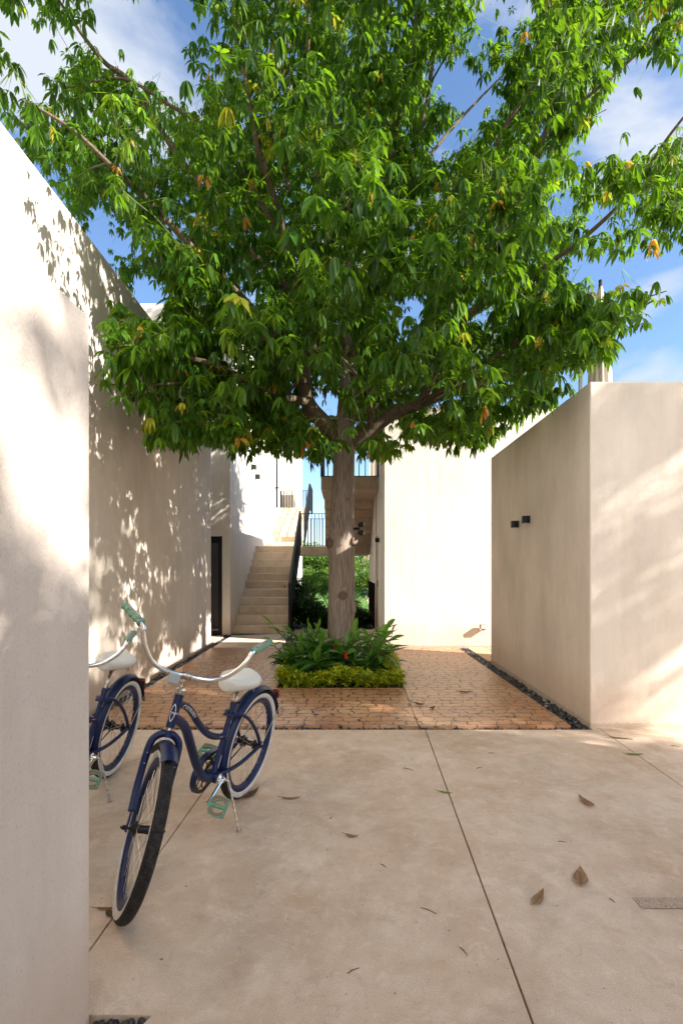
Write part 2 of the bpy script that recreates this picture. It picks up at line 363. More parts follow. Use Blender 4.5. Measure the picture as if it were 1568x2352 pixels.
def leaf_mesh(name, batches, material, parent=None, extra=None, emat=None):
    vs = np.concatenate([b[0] for b in batches]); ts = np.concatenate([b[1] for b in batches]); n = len(vs)//11
    quads = _LF[(_LF[:, 3] >= 0)]; tris = _LF[(_LF[:, 3] < 0)][:, :3]; off = (np.arange(n)*11)[:, None, None]
    tq = (tris[None]+off).reshape(-1, 3); qq = (quads[None]+off).reshape(-1, 4)
    loops = np.concatenate([tq.ravel(), qq.ravel()]); tot = np.concatenate([np.full(len(tq), 3), np.full(len(qq), 4)])
    mi = np.zeros(len(tot), int)
    if extra:
        ev = np.array([tuple(p) for p in extra.v]); base = len(vs); vs = np.concatenate([vs, ev]); ts = np.concatenate([ts, np.full(len(ev), .5)])
        loops = np.concatenate([loops, np.array([i+base for f in extra.f for i in f])]); tot = np.concatenate([tot, [len(f) for f in extra.f]]); mi = np.concatenate([mi, np.ones(len(extra.f), int)])
    if parent is not None: vs = vs-np.array(parent.location)
    me = bpy.data.meshes.new(name); me.vertices.add(len(vs)); me.vertices.foreach_set('co', vs.astype(np.float32).ravel())
    me.loops.add(len(loops)); me.loops.foreach_set('vertex_index', loops.astype(np.int32))
    st = np.concatenate([[0], np.cumsum(tot)[:-1]]); me.polygons.add(len(tot)); me.polygons.foreach_set('loop_start', st.astype(np.int32))
    me.polygons.foreach_set('loop_total', tot.astype(np.int32))
    me.materials.append(material)
    if extra: me.materials.append(emat)
    me.polygons.foreach_set('material_index', mi.astype(np.int32)); me.validate(); me.update(calc_edges=True)
    a = me.attributes.new('tint', 'FLOAT', 'POINT'); a.data.foreach_set('value', ts.astype(np.float32))
    return finish(me, name, parent, True)
def unit(a): return a/(np.linalg.norm(a, axis=1)[:, None]+1e-9)
def palmate(Cn, size, nl=(5, 8), tilt=(-.75, .15), wid=.27, droop=(.15, .6), tint=None):
    """drooping hand-shaped leaf clusters around centres Cn"""
    P = []; D = []; LL = []; TT = []
    k = rng.integers(nl[0], nl[1], len(Cn)); idx = np.repeat(np.arange(len(Cn)), k); n = len(idx)
    j = np.concatenate([np.arange(q) for q in k]); az = rng.uniform(0, 6.28, len(Cn))[idx]+j*6.283/k[idx]+rng.normal(0, .12, n)
    tl = rng.uniform(*tilt, len(Cn))[idx]+rng.normal(0, .15, n)
    D = np.stack([np.cos(az)*np.cos(tl), np.sin(az)*np.cos(tl), np.sin(tl)], 1)
    lean = rng.normal(0, .25, (len(Cn), 3))[idx]; D = unit(D+lean*[1, 1, .5])
    Ls = (size*rng.uniform(.72, 1.25, len(Cn)))[idx]*rng.uniform(.78, 1.08, n)
    T0 = (rng.beta(2, 2.4, len(Cn))*.85 if tint is None else tint)[idx]; T0 = np.clip(T0+rng.normal(0, .05, n), 0, 1)
    return leaf_arrays(Cn[idx]+D*.008, D, Ls, Ls*wid*rng.uniform(.85, 1.15, n), rng.uniform(*droop, len(Cn))[idx], T0)
def inpoly(x, y, P):
    r = np.zeros(len(x), bool); n = len(P); j = n-1
    for i in range(n):
        xi, yi = P[i]; xj, yj = P[j]
        c = ((yi > y) != (yj > y)) & (x < (xj-xi)*(y-yi)/(yj-yi+1e-12)+xi); r ^= c; j = i
    return r

# ---------------------------------------------------------------- the setting
def struct(o, kind='structure'): o['kind'] = kind; return o
M_EARTH = concrete('earth', (.10, .085, .05), (.13, .11, .06), (.16, .13, .08), speck=False, rough=.95)
struct(MB().box(-300, 300, -60, 600, -.5, -.10).build('ground', M_EARTH))
def gx(x0, y0, x1, y1): return lambda y: x0+(x1-x0)*(y-y0)/(y1-y0)
jl = gx(-.884, 3.09, -.94, 1.875); jm = gx(.74, 4.457, .60, 1.568); jr = gx(2.28, 4.36, 2.22, 3.256)
g = .0035; YF = 4.405
def slab(xa, xb, y0=1.6, y1=YF, z=0, m=M_CONC, name='concrete_floor'):
    fa = xa if callable(xa) else (lambda y: xa); fb = xb if callable(xb) else (lambda y: xb)
    return struct(MB().prism([(fa(y0)+g, y0), (fb(y0)-g, y0), (fb(y1)-g, y1), (fa(y1)+g, y1)], -.09, z).build(name, m, bevel=.003))
slab(-8, jl, 1.60); slab(jm, jr, -6); slab(jr, 12, -6, 4.46)
struct(MB().prism([(2.215, YF+.001), (jr(YF)-g, YF+.001), (jr(4.456)-g, 4.456), (2.215, 4.456)], -.09, 0).build('concrete_floor', M_CONC))
struct(MB().prism([(-.62, -6), (jm(-6)-g, -6), (jm(YF)-g, YF), (jl(YF)+g, YF), (jl(1.6)+g, 1.6), (-.66, 1.600), (-.605, 1.597), (-.62, 1.57), (-.628, 1.30)], -.09, 0).build('concrete_floor', M_CONC, bevel=.003))
# raised stamped paving round a planting pit, in three sheets along the saw cuts
PX0, PX1, PY0, PY1 = -.765, .735, 5.90, 7.62; XL, XR, Y0p, Y1p = -2.29, 2.055, 4.485, 8.84
cut = gx(.735, 5.90, .69, 4.485)
for poly in ([(XL, Y0p), (cut(Y0p)-g, Y0p), (cut(PY0)-g, PY0), (XL, PY0)], [(XL, PY0+.0006), (PX0, PY0+.0006), (PX0, PY1), (XL, PY1)],
             [(XL, PY1+.0006), (PX1, PY1+.0006), (PX1, Y1p), (XL, Y1p)], [(cut(Y0p)+g, Y0p), (XR, Y0p), (XR, Y1p), (PX1+.001, Y1p), (PX1+.001, PY0), (cut(PY0)+g, PY0)]):
    struct(MB().prism(poly, -.09, .008).build('paving', M_PAVE))
struct(MB().box(PX0-.02, PX1+.02, PY0-.02, PY1+.02, -.1, -.03).build('soil', M_SOIL))
# pad at the foot of the stair, passage floor, boards on the right
struct(MB().prism([(-2.27, 8.86), (-1.02, 8.86), (-1.16, 10.72), (-2.25, 10.44), (-2.27, 10.35)], -.09, .012).build('concrete_floor', M_STEP, bevel=.004))
struct(MB().prism([(-.92, 8.86), (.756, 8.86), (.756, 11.4), (-1.07, 11.4)], -.09, .014).build('concrete_floor', M_STEP, bevel=.004))
struct(MB().prism([(-3.9, 9.32), (-2.40, 9.32), (-2.40, 10.44), (-3.9, 10.44)], -.09, .010).build('concrete_floor', M_STEP, bevel=.004))
M_DECK = concrete('deck_plank', (.36, .22, .13), (.44, .29, .18), (.50, .35, .23), speck=False)
for k in range(5): struct(MB().box(2.22+k*.34, 2.22+k*.34+.333, 7.60, 8.87, -.09, .01+.0).build('deck', M_DECK, bevel=.004))
# exposed aggregate strip let into the floor
M_AGG = concrete('aggregate', (.17, .125, .095), (.33, .26, .21), (.55, .49, .43), rough=.85)
def aggm():
    m = mat('washed_aggregate', (.35, .27, .22), .85); q = N(m); v = q.n('ShaderNodeTexVoronoi'); v.inputs['Scale'].default_value = 105; q.l(q.geo.outputs['Position'], v.inputs[0])
    q.col(q.mix(.6, q.ramp(q.noise(q.pos(), 60, 3), [(.35, (.34, .23, .16)), (.65, (.52, .40, .31))]), q.ramp(v.outputs[0], [(0, (.62, .52, .42)), (.6, (.34, .23, .16))]))); q.bump(v.outputs[0], .8, -.006); return m
a, b, c_, d_ = at(1452, 2064), at(1640, 2064), at(1640, 2089), at(1474, 2089)
struct(MB().add([(p.x, p.y, .0035) for p in (d_, c_, b, a)], [(0, 1, 2, 3)]).build('floor_inlay', aggm()))

def pebbles(name, spots, rad, z, label=None):
    n = len(spots); th = np.pi*np.arange(5)/4; V0 = []
    for i in range(5):
        for j in range(7): V0.append((math.sin(th[i])*math.cos(j*6.283/7), math.sin(th[i])*math.sin(j*6.283/7), math.cos(th[i])))
    V0 = np.array(V0); F0 = [(i*7+j, (i+1)*7+j, (i+1)*7+(j+1) % 7, i*7+(j+1) % 7) for i in range(4) for j in range(7)]
    vs = []; fs = []; ts = []
    for k, (x, y) in enumerate(spots):
        r = rad*rng.uniform(.6, 1.3); sc = np.array([rng.uniform(.8, 1.5), rng.uniform(.6, 1), rng.uniform(.45, .75)])*r
        q = rng.uniform(0, 6.28); v = V0*sc*(1+rng.normal(0, .07, (35, 1))); rx = rng.uniform(-.5, .5)
        v = np.stack([v[:, 0], v[:, 1]*math.cos(rx)-v[:, 2]*math.sin(rx), v[:, 1]*math.sin(rx)+v[:, 2]*math.cos(rx)], 1)
        v = np.stack([v[:, 0]*math.cos(q)-v[:, 1]*math.sin(q)+x, v[:, 0]*math.sin(q)+v[:, 1]*math.cos(q)+y, v[:, 2]+z+rng.uniform(-.006, .010)], 1)
        vs.append(v); fs += [tuple(i+k*35 for i in f) for f in F0]; ts += [rng.uniform(0, 1)]*35
    me = bpy.data.meshes.new(name); me.from_pydata(np.concatenate(vs).tolist(), [], fs); me.materials.append(M_PEB)
    a = me.attributes.new('tint', 'FLOAT', 'POINT'); a.data.foreach_set('value', np.array(ts, np.float32))
    return struct(finish(me, name, None, True), 'stuff')
def scatter(x0, x1, y0, y1, n): return list(zip(rng.uniform(x0, x1, n), rng.uniform(y0, y1, n)))
for args in ((-8, 12, 1.597, 1.6045), ): pass
tag(pebbles('pebbles', scatter(-2.4, 2.2, YF+.006, Y0p-.006, 900), .016, -.022), 'black pebbles in the groove along the front edge of the stamped paving', 'pebbles')
tag(pebbles('pebbles', scatter(-2.41, -2.30, 4.5, 10.3, 1100), .018, -.012), 'black pebbles along the foot of the tall left wall', 'pebbles')
tag(pebbles('pebbles', scatter(2.065, 2.215, 4.48, 8.84, 1100), .018, -.012), 'black pebbles along the foot of the right wall with the lamps', 'pebbles')
tag(pebbles('pebbles', [(x-.12*(y-8.86)/1.9, y) for x, y in scatter(-1.01, -.925, 8.87, 10.6, 330)], .016, -.006), 'black and white pebbles between the stair pad and the passage floor', 'pebbles')
tag(pebbles('pebbles', scatter(-.78, -.63, 1.2, 1.59, 420), .016, -.022), 'black pebbles beside the nearest wall at the lower left corner', 'pebbles')
tag(pebbles('pebbles', scatter(-2.42, -2.30, 10.25, 10.44, 40)+scatter(-2.9, -2.3, 10.36, 10.44, 90), .016, .004), 'small pebbles before the glass door', 'pebbles')
struct(MB().box(-2.45, 2.3, YF-.01, 8.9, -.11, -.045).build('gutter_bed', M_SOIL))

# ---------------------------------------------------------------- walls and buildings
nw = thing('garden_wall', 'nearest grey stucco wall at the far left edge, mottled with soft shadows', 'wall', (-1.0, 0, 0))
rel(nw).box(-1.5, -.779, -6, 1.552, -.1, 2.203).build('wall', M_NEAR, nw, bevel=.008)
lb = thing('side_building', 'long tall cream stucco side wall behind the bicycles, covered in leaf shadows', 'building', (-3.5, 6, 0))
rel(lb).box(-7, -2.42, .8, 9.30, -.1, 4.60).build('wall', M_WALL, lb, bevel=.012)
rb = thing('side_building', 'low stucco block at the right with two black lamps on its shaded side', 'building', (3.5, 6, 0))
m_ = rel(rb); m_.prism([(2.213, 4.457), (3.95, 4.457), (3.95, 7.58), (2.262, 7.58)], -.1, 3.085); m_.build('wall', M_WALL, rb, bevel=.010)
bb = thing('rear_building', 'sunlit cream stucco building closing the court behind the tree', 'building', (3, 11, 0))
m_ = rel(bb); m_.box(.757, 9, 8.89, 10.36, -.1, 4.27); m_.box(.787, 9, 10.3605, 11.20, -.1, 4.268); m_.box(.757, 9, 11.2005, 13.6, -.1, 4.27); m_.build('wall', M_REAR, bb, bevel=.008)
dr = rel(bb).box(.765, .786, 10.362, 11.198, .0, 2.1).build('door', M_DOOR, bb); 
rel(bb).bar((.755, 10.45, 1.02), (.755, 10.45, 1.16), .018).build('handle', M_BLACK, dr)
m_ = rel(bb); m_.box(.735, .7565, 11.3, 13.58, .05, 1.06); m_.build('cladding', mat('dark_cladding', (.015, .012, .01), 1.0, spec=0), bb)
rl = thing('rear_building', 'tall white stucco building beside the stair with a black glass door', 'building', (-4, 14, 0))
m_ = rel(rl); XA, XB = -3.5, -2.49
m_.box(-7, XA, 10.45, 10.8, -.1, 6.94); m_.box(XB, -2.32, 10.45, 10.8, -.1, 6.94); m_.box(XA+.0005, XB-.0005, 10.45, 10.8, 2.08, 6.94)
m_.box(-7, -2.32, 10.801, 18.99, -.1, 6.94); m_.box(-7, -1.80, 19.0, 23, -.1, 6.94); m_.build('wall', M_WHITE, rl, bevel=.006)
d = rel(rl)
for x0, x1, z0, z1 in ((XA, XA+.08, .02, 2.08), (XB-.085, XB, .02, 2.08), (XA+.08, XB-.085, 1.94, 2.078), (XA+.08, XB-.085, .02, .10), (-3.04, -2.97, .10, 1.94)): d.box(x0, x1, 10.475, 10.54, z0, z1)
df = d.build('door', M_BLACK, rl); rel(rl).box(XA+.08, XB-.085, 10.50, 10.512, .10, 1.94).build('pane', M_GLASS, df)
# rain pipe on the white side wall
rp = thing('downpipe', 'thin black rain pipe down the white wall above the stair', 'pipe', (-2.29, 17.6, 3.4))
m_ = rel(rp); m_.tube([(-2.27, 17.6, 3.42), (-2.27, 17.6, 6.9)], .035, 10); m_.build('pipe', M_BLACK, rp, True)
for z in (4.2, 5.6): rel(rp).box(-2.319, -2.21, 17.55, 17.65, z, z+.05).build('bracket', M_BLACK, rp)

# ---------------------------------------------------------------- staircase
st = thing('staircase', 'concrete stair with black railings climbing beside the white building', 'staircase', (-1.7, 12, 0))
RH, TR, Y0s, XS0, XS1 = .182, .278, 10.74, -2.319, -1.155
def flight(mb, x0, x1, y, z, n, dy, th=.13):   # folded plate steps, dy signed
    for k in range(n):
        ya, yb = y+dy*k, y+dy*(k+1); z1 = z+RH*(k+1)
        lo, hi = min(ya, yb-(-.03 if dy < 0 else .03)*0), max(ya, yb)
        mb.box(x0+.0004*k, x1-.0004*k, min(ya, yb), max(ya, yb)+(0 if dy > 0 else 0), z1-RH-th*.55 if k else z1-RH, z1)
m_ = rel(st); flight(m_, XS0, XS1, Y0s, .0, 10, TR); m_.build('flight', M_STEP, st, bevel=.006)
YL = Y0s+TR*10
m_ = rel(st); m_.box(XS0, XS1, YL, 14.95, 1.76, 2.0); m_.box(XS1+.001, .755, YL-.02, 15.02, 1.762, 2.0); m_.build('landing', M_BEAM, st, bevel=.006)
m_ = rel(st); flight(m_, XS0+.001, XS1-.06, 14.95, 2.0, 8, .30); m_.build('flight', M_STEP, st, bevel=.006)
m_ = rel(st); m_.box(XS0, XS1-.06, 17.35, 18.98, 3.22, 3.456); m_.build('landing', M_BEAM, st, bevel=.006)
XR0 = -.405
m_ = rel(st); flight(m_, XR0, .754, YL-.021, 2.0, 7, -TR, .16); m_.build('flight', M_BEAM, st, bevel=.006)
YB = YL-.021-7*TR
m_ = rel(st); m_.box(XR0-.012, .756, 10.18, YB-.001, 3.01, 3.276); m_.build('landing', M_BEAM, st, bevel=.006)
def railing(p, q, zb0, zb1, zt0, zt1, step=.105, w=.018, dp=.045, flat=None):
    """vertical flat bars between p and q (xy); bottoms run zb0->zb1, tops zt0->zt1"""
    p, q = Vector(p), Vector(q); L_ = (q-p).length; d = (q-p).normalized(); mb = rel(st); n = max(2, int(L_/step))
    nrm = Vector((-d.y, d.x))
    for i in range(n+1):
        t = i/n; c = p+(q-p)*t; a = zb0+(zb1-zb0)*t; b = zt0+(zt1-zt0)*t; ww = w*(2 if i in (0, n) else 1)
        mb.obox((c.x, c.y, (a+b)/2), (d.x*ww/2, d.y*ww/2, 0), (nrm.x*dp/2, nrm.y*dp/2, 0), (0, 0, (b-a)/2))
    mb.bar((p.x, p.y, zt0), (q.x, q.y, zt1), dp+.006, .014); 
    if abs(zb1-zb0) < .01: mb.bar((p.x, p.y, zb0+.012), (q.x, q.y, zb1+.012), dp-.01, .012)
    return mb.build('railing', M_BLACK, st)
railing((-1.12, Y0s+.02), (-1.12, YL), .03, 1.88, 1.08, 2.95, step=.10)
railing((-1.10, YL+.02), (XR0-.02, YL+.02), 2.01, 2.01, 2.88, 2.88, step=.088)
railing((-1.10, 14.98), (.74, 14.98), 2.01, 2.01, 2.88, 2.88, step=.088)
railing((-1.10, 14.90), (-1.10, 17.3), 2.1, 3.46, 2.95, 4.32, step=.10)
railing((-1.10, 17.32), (-1.10, 18.85), 3.46, 3.46, 4.32, 4.32, step=.10)
railing((-2.28, 18.88), (-1.12, 18.88), 3.46, 3.46, 4.32, 4.32, step=.10, w=.028)
railing((XR0, 10.21), (.74, 10.21), 3.277, 3.277, 4.2, 4.2, step=.115)
railing((XR0, 10.23), (XR0, YB), 3.277, 3.277, 4.2, 4.2, step=.11)

# ---------------------------------------------------------------- lamps
def wall_lamp(label, c, out, along):
    c = Vector(c); o = thing('wall_lamp', label, 'lamp', c); out = Vector(out); al = Vector(along); up = Vector((0, 0, 1))
    m = rel(o); m.obox(c+out*.006, out*.006, al*.04, up*.05); m.build('back_plate', M_GREYM, o)
    m = rel(o); prof = [(-.048, .012), (-.048, .055), (-.040, .078), (-.022, .090), (.022, .090), (.040, .078), (.048, .055), (.048, .012)]
    n = len(prof); v = [c+al*a+out*b+up*z for z in (-.042, .042) for a, b in prof]
    m.add(v, [tuple(range(n))[::-1], tuple(range(n, 2*n))]+[(i, (i+1) % n, n+(i+1) % n, n+i) for i in range(n)]); m.build('shade', M_BLACK, o)
    for s_ in (-1, 1):
        m = rel(o); m.lathe([(.026, 0), (.026, .004)], c+out*.05+up*s_*.0425, up*s_, 14); m.build('lens', M_LENS, o)
    return o
wall_lamp('small black wall lamp on the shaded right wall, lower-looking one nearer the court', (2.244, 6.36, 1.975), (-1, 0, 0), (0, 1, 0))
wall_lamp('small black wall lamp on the shaded right wall, the one closer to the corner', (2.238, 5.96, 1.998), (-1, 0, 0), (0, 1, 0))
wall_lamp('black wall lamp high on the white wall, upper left of the pair', (-2.32, 12.85, 4.0), (1, 0, 0), (0, 1, 0)).scale = (1.5, 1.5, 1.5)
wall_lamp('black wall lamp high on the white wall, lower right of the pair', (-2.32, 13.45, 3.86), (1, 0, 0), (0, 1, 0)).scale = (1.5, 1.5, 1.5)
wall_lamp('black wall lamp beside the brown door in the passage', (.757, 9.95, 1.97), (-1, 0, 0), (0, 1, 0))
o = thing('floodlight', 'small grey floodlight low on the sunlit rear wall', 'lamp', (2.5, 8.89, .386))
m = rel(o); m.obox((2.5, 8.815, .386), (.062, 0, 0), (0, .035, .006), (0, -.005, .036)); m.build('housing', mat('cast_grey', (.20, .20, .19), .6), o, bevel=.005)
m = rel(o); m.obox((2.5, 8.778, .381), (.052, 0, 0), (0, .002, 0), (0, -.004, .027)); m.build('lens', M_LENS, o)
m = rel(o); m.bar((2.53, 8.89, .335), (2.53, 8.81, .345), .014); m.obox((2.53, 8.886, .335), (.03, 0, 0), (0, .004, 0), (0, 0, .02)); m.build('bracket', M_GREYM, o)
o = thing('spotlight', 'black twin spotlight strapped to the side of the tree trunk', 'lamp', (.23, 6.8, 1.95))
for z, t in ((2.0, .02), (1.90, -.05)):
    m = rel(o); m.lathe([(.020, 0), (.034, .02), (.034, .075), (.030, .08)], (.225, 6.74, z), (1, -.35, t*4), 14); m.build('lamp_head', M_BLACK, o, 'auto')
m = rel(o); m.bar((.17, 6.8, 1.95), (.24, 6.75, 1.95), .03); m.bar((.24, 6.75, 1.89), (.24, 6.75, 2.01), .014); m.build('bracket', M_BLACK, o)
# folded parasol and post on the right roof terrace
o = thing('folded_parasol', 'folded cream parasol standing on the roof behind the right wall', 'parasol', (3.36, 6.5, 3.08))
m = MB(); n = 40; prof = [(0, .140), (.3, .128), (.9, .105), (1.5, .07), (1.9, .015)]; v = []; f = []
for z, r in prof:
    for j in range(n): a = 6.283*j/n; rr = r*(1+.26*math.cos(a*10)+.08*math.sin(a*3)); v.append((rr*math.cos(a), rr*math.sin(a), z+.12))
for i in range(len(prof)-1):
    for j in range(n): f.append((i*n+j, i*n+(j+1) % n, (i+1)*n+(j+1) % n, (i+1)*n+j))
m.add(v, f); m.build('canopy', mat('cream_canvas', (.68, .60, .54), .85), o, True)
m = MB(); m.tube([(0, 0, .0), (0, 0, 2.08)], .022, 10); m.build('pole', M_BLACK, o, True); m = MB(); m.lathe([(.22, .006), (.22, .05), (.04, .07), (.03, .12)], (0, 0, 0), (0, 0, 1), 24); m.build('base', M_BLACK, o)
o = thing('terrace_post', 'slim pale metal post on the roof left of the folded parasol', 'post', (3.10, 6.5, 3.08))
m = MB(); m.box(-.018, .018, -.018, .018, .012, 1.15); m.build('shaft', M_GREYM, o); m = MB(); m.box(-.05, .05, -.05, .05, .003, .012); m.build('foot', M_BLACK, o)

# ---------------------------------------------------------------- bicycles
def text_mesh(body, size):
    cu = bpy.data.curves.new('lettering', 'FONT'); cu.body = body; cu.size = size; cu.resolution_u = 3
    ob = bpy.data.objects.new('tmp', cu); C.objects.link(ob); bpy.context.view_layer.update()
    me = bpy.data.meshes.new_from_object(ob.evaluated_get(bpy.context.evaluated_depsgraph_get()))
    v = [tuple(p.co) for p in me.vertices]; f = [tuple(p.vertices) for p in me.polygons]
    bpy.data.objects.remove(ob); bpy.data.curves.remove(cu); bpy.data.meshes.remove(me); return v, f
def wrap(v, path, r, s0, dirv, flip=1):
    """lay flat (u,v) points on a tube: u along the path, v round it, centred on direction dirv"""
    path = [Vector(p) for p in path]; seg = [(path[i+1]-path[i]).length for i in range(len(path)-1)]; out = []
    for u, w, _ in v:
        s = s0+u; i = 0
        while i < len(seg)-1 and s > seg[i]: s -= seg[i]; i += 1
        t = (path[i+1]-path[i]).normalized(); c = path[i]+t*s; nn = (dirv-t*dirv.dot(t)).normalized(); bb_ = nn.cross(t)*flip; th = w/r
        out.append(c+(nn*math.cos(th)+bb_*math.sin(th))*r)
    return out
RW = .333
def make_bike(label, X, Y, yaw, lean, steer, seatx, seatz):
    root = thing('bicycle', label, 'bicycle', (X, Y, 0), 'bicycles leaning on their kickstands')
    pitch = -.008
    Mx = Matrix.Rotation(yaw, 4, 'Z') @ Matrix.Rotation(-lean, 4, 'X') @ Matrix.Rotation(pitch, 4, 'Y')
    root.rotation_euler = Mx.to_euler()
    HA, rake, wb = 1.2826, .0767, 1.073; BB = Vector((.4214, 0, .2841))
    ax = Vector((-math.cos(HA), 0, math.sin(HA))); pr = Vector((math.sin(HA), 0, math.cos(HA)))
    axle = Vector((wb, 0, RW)); P0 = axle-pr*rake; hb = P0+ax*.4106; ht = P0+ax*.5572; bc = P0+ax*.6446+pr*.03
    Rm = Matrix.Rotation(steer, 3, ax); ST = lambda p: P0+Rm @ (p-P0)
    def B(steered=False):
        m = MB()
        if steered: m.fn = ST
        return m
    # frame
    m = B(); top = smooth_path([ht-ax*.036, (.745, 0, .752), (.645, 0, .652), (.545, 0, .568), (.45, 0, .520), (.362, 0, .498)], 6)
    down = smooth_path([hb+ax*.045, (.765, 0, .672), (.682, 0, .545), (.60, 0, .415), (.52, 0, .325), BB], 6)
    seat_t = [BB, Vector((.288, 0, .665))]
    m.tube([hb, ht], .0205, 16); m.tube(top, .0175, 14); m.tube(down, .0225, 14); m.tube(seat_t, .0165, 14)
    m.tube([BB+Vector((0, -.038, 0)), BB+Vector((0, .038, 0))], .027, 18)
    for s_ in (-1, 1):
        m.tube(smooth_path([(.33, .012*s_, .605), (.275, .045*s_, .605), (.19, .06*s_, .555), (.10, .066*s_, .475), (.035, .07*s_, .395), (.004, .07*s_, .345)], 4), .0105, 10)
        m.tube(smooth_path([(.405, .02*s_, .298), (.32, .045*s_, .298), (.21, .056*s_, .300), (.10, .066*s_, .318), (.0, .070*s_, .335)], 4), .0115, 10)
        m.obox((-.005, .070*s_, .337), (.022, 0, .003), (0, .0035, 0), (0, 0, .02))
    m.tube([(.345, -.022, .61), (.345, .022, .61)], .009, 8); m.tube([Vector((.296, 0, .645)), Vector((.2865, 0, .668))], .0195, 14)
    m.tube([(.275, -.02, .665), (.272, .035, .667)], .006, 8)
    fr = m.build('frame', M_NAVY, root, 'auto')
    side = Vector((.25, 1, .35)).normalized()
    v, f = text_mesh('Cranbrook', .034); w = MB(); w.add(wrap(v, top, .0181, .035, Vector((.35, 1, .3)).normalized(), -1), f); w.build('lettering', M_INK, fr)
    v, f = text_mesh('PERFECT \u2295 FRAME' if False else 'PERFECT  FRAME', .019); w = MB(); w.add(wrap(v, seat_t, .0171, .205, Vector((.25, 1, 0)).normalized(), -1), f)
    ring_ = [(.072+.0*k+math.cos(a)*rr, .006+math.sin(a)*rr, 0) for k, rr in enumerate((.009, .0065)) for a in [i*6.283/14 for i in range(14)]]
    w.add(wrap([(x+.022, y, z) for x, y, z in ring_], seat_t, .0171, .205, Vector((.25, 1, 0)).normalized(), -1), [(i, (i+1) % 14, 14+(i+1) % 14, 14+i) for i in range(14)]); w.build('lettering', M_INK2, fr)
    # head emblem: lozenge outline with a banner of letters
    head = [hb, ht]; e = []; ef = []
    oz = [(.018, 0), (.032, .010), (.046, .0155), (.064, .017), (.082, .0155), (.096, .010), (.110, 0), (.096, -.010), (.082, -.0155), (.064, -.017), (.046, -.0155), (.032, -.010)]
    for sc in (1, .86): e += [(.064+(a-.064)*sc*.9, b_*sc*.72, 0) for a, b_ in oz]
    ef = [(i, (i+1) % 12, 12+(i+1) % 12, 12+i) for i in range(12)]
    for u in (.042, .052, .076, .086):
        k = len(e); e += [(u, -.009, 0), (u+.002, -.009, 0), (u+.002, .009, 0), (u, .009, 0)]; ef.append((k, k+1, k+2, k+3))
    fwd = Vector((1, .25, .3)).normalized(); w = MB(); w.add(wrap(e, head, .0211, .0, fwd, -1), ef)
    v, f = text_mesh('HUFFY', .014); v = [(.058+b_, .026-a, 0) for a, b_, _ in v]; w.add(wrap(v, head, .0212, 0, fwd, -1), f); w.build('emblem', M_INK, fr)
    w = MB(); q4 = [(0, -.012, 0), (.03, -.012, 0), (.03, .012, 0), (0, .012, 0)]; w.add(wrap(q4, top[-7:], .0182, .02, Vector((.3, 1, .9)).normalized(), -1), [(0, 1, 2, 3)]).build('sticker', M_INK, fr)
    w = MB(); q4 = [(0, -.007, 0), (.07, -.007, 0), (.07, .007, 0), (0, .007, 0)]; w.add(wrap(q4, seat_t, .0172, .05, Vector((-.1, 1, 0)).normalized(), -1), [(0, 1, 2, 3)]).build('sticker', M_INK, fr)
    # headset
    m = B(); m.lathe([(.023, 0), (.026, .004), (.026, .012), (.021, .016)], ht, ax, 18); m.lathe([(.020, .016), (.023, .020), (.020, .030)], ht, ax, 6); m.build('headset', M_AGED, root, 'auto')
    m = B(); m.lathe([(.021, 0), (.026, .003), (.026, .013), (.022, .016)], hb, -ax, 18); m.build('headset', M_AGED, root, 'auto')
    # fork
    m = B(True); cr0 = hb-ax*.018
    m.tube([hb-ax*.012, hb-ax*.045], [.02, .022], 14)
    for s_ in (-1, 1):
        y = Vector((0, 1, 0))*s_
        m.tube(smooth_path([cr0-ax*.012, cr0-ax*.018+y*.03, cr0-ax*.045+y*.058, cr0-ax*.10+y*.066+pr*.003, cr0-ax*.24+y*.066+pr*.018, axle+ax*.065+y*.066-pr*.006], 5), [.017]*5+[.0165]*12+[.016]*9, 12, flat=1)
        m.bar(axle+ax*.07+y*.067-pr*.004, axle-ax*.014+y*.067+pr*.004, .007, .026, up=pr)
    m.build('fork', M_NAVY, root, 'auto')
    m = B(True); m.lathe([(.009, 0), (.009, .012), (.005, .014)], cr0-ax*.035+pr*.018, pr, 10); m.build('bolt', M_INK2, root)
    for s_ in (-1, 1):
        for k in range(3): m = B(True); m.ball(cr0-ax*(.10+k*.045)+Vector((0, .066*s_, 0))+pr*.021, .0028, 4); m.build('bolt', M_INK2, root)
    # wheels
    def wheel(c, st_, nm):
        c = Vector(c); m = B(st_); y = Vector((0, 1, 0)); rad = lambda a: Vector((math.cos(a), 0, math.sin(a)))
        ns = 36
        for k in range(ns):
            s_ = 1 if k % 2 else -1; lead = .62 if (k//2) % 2 else -.62; a = 6.283*k/ns
            m.tube([c+rad(a-lead)*.026+y*.031*s_, c+rad(a)*.262], .0012, 4, cap=False)
        wh = m.build('wheel', M_SPOKE, root)
        def ring(sec, n, mt, name):            # sec: closed list (r, y)
            mm = B(st_); k = len(sec); v = []; f = []; mi = []
            for i in range(n):
                a = 6.283185*i/n
                for r_, yy in sec: v.append(c+rad(a)*r_+y*yy)
            for i in range(n):
                for j in range(k): f.append((i*k+j, ((i+1) % n)*k+j, ((i+1) % n)*k+(j+1) % k, i*k+(j+1) % k))
            mm.add(v, f); 
            if name == 'tyre': mm.m = [1 if (sec[j][0]+sec[(j+1) % k][0])/2 < .3135 else 0 for i in range(n) for j in range(k)]
            return mm.build(name, mt, wh, True)
        tr, tw = .3055, .0275
        sec = [(tr+tw*math.sin(t)*1.0, tw*math.cos(t)) for t in [i*6.283185/20 for i in range(20)]]
        ring(sec, 96, [M_RUB, M_WW], 'tyre')
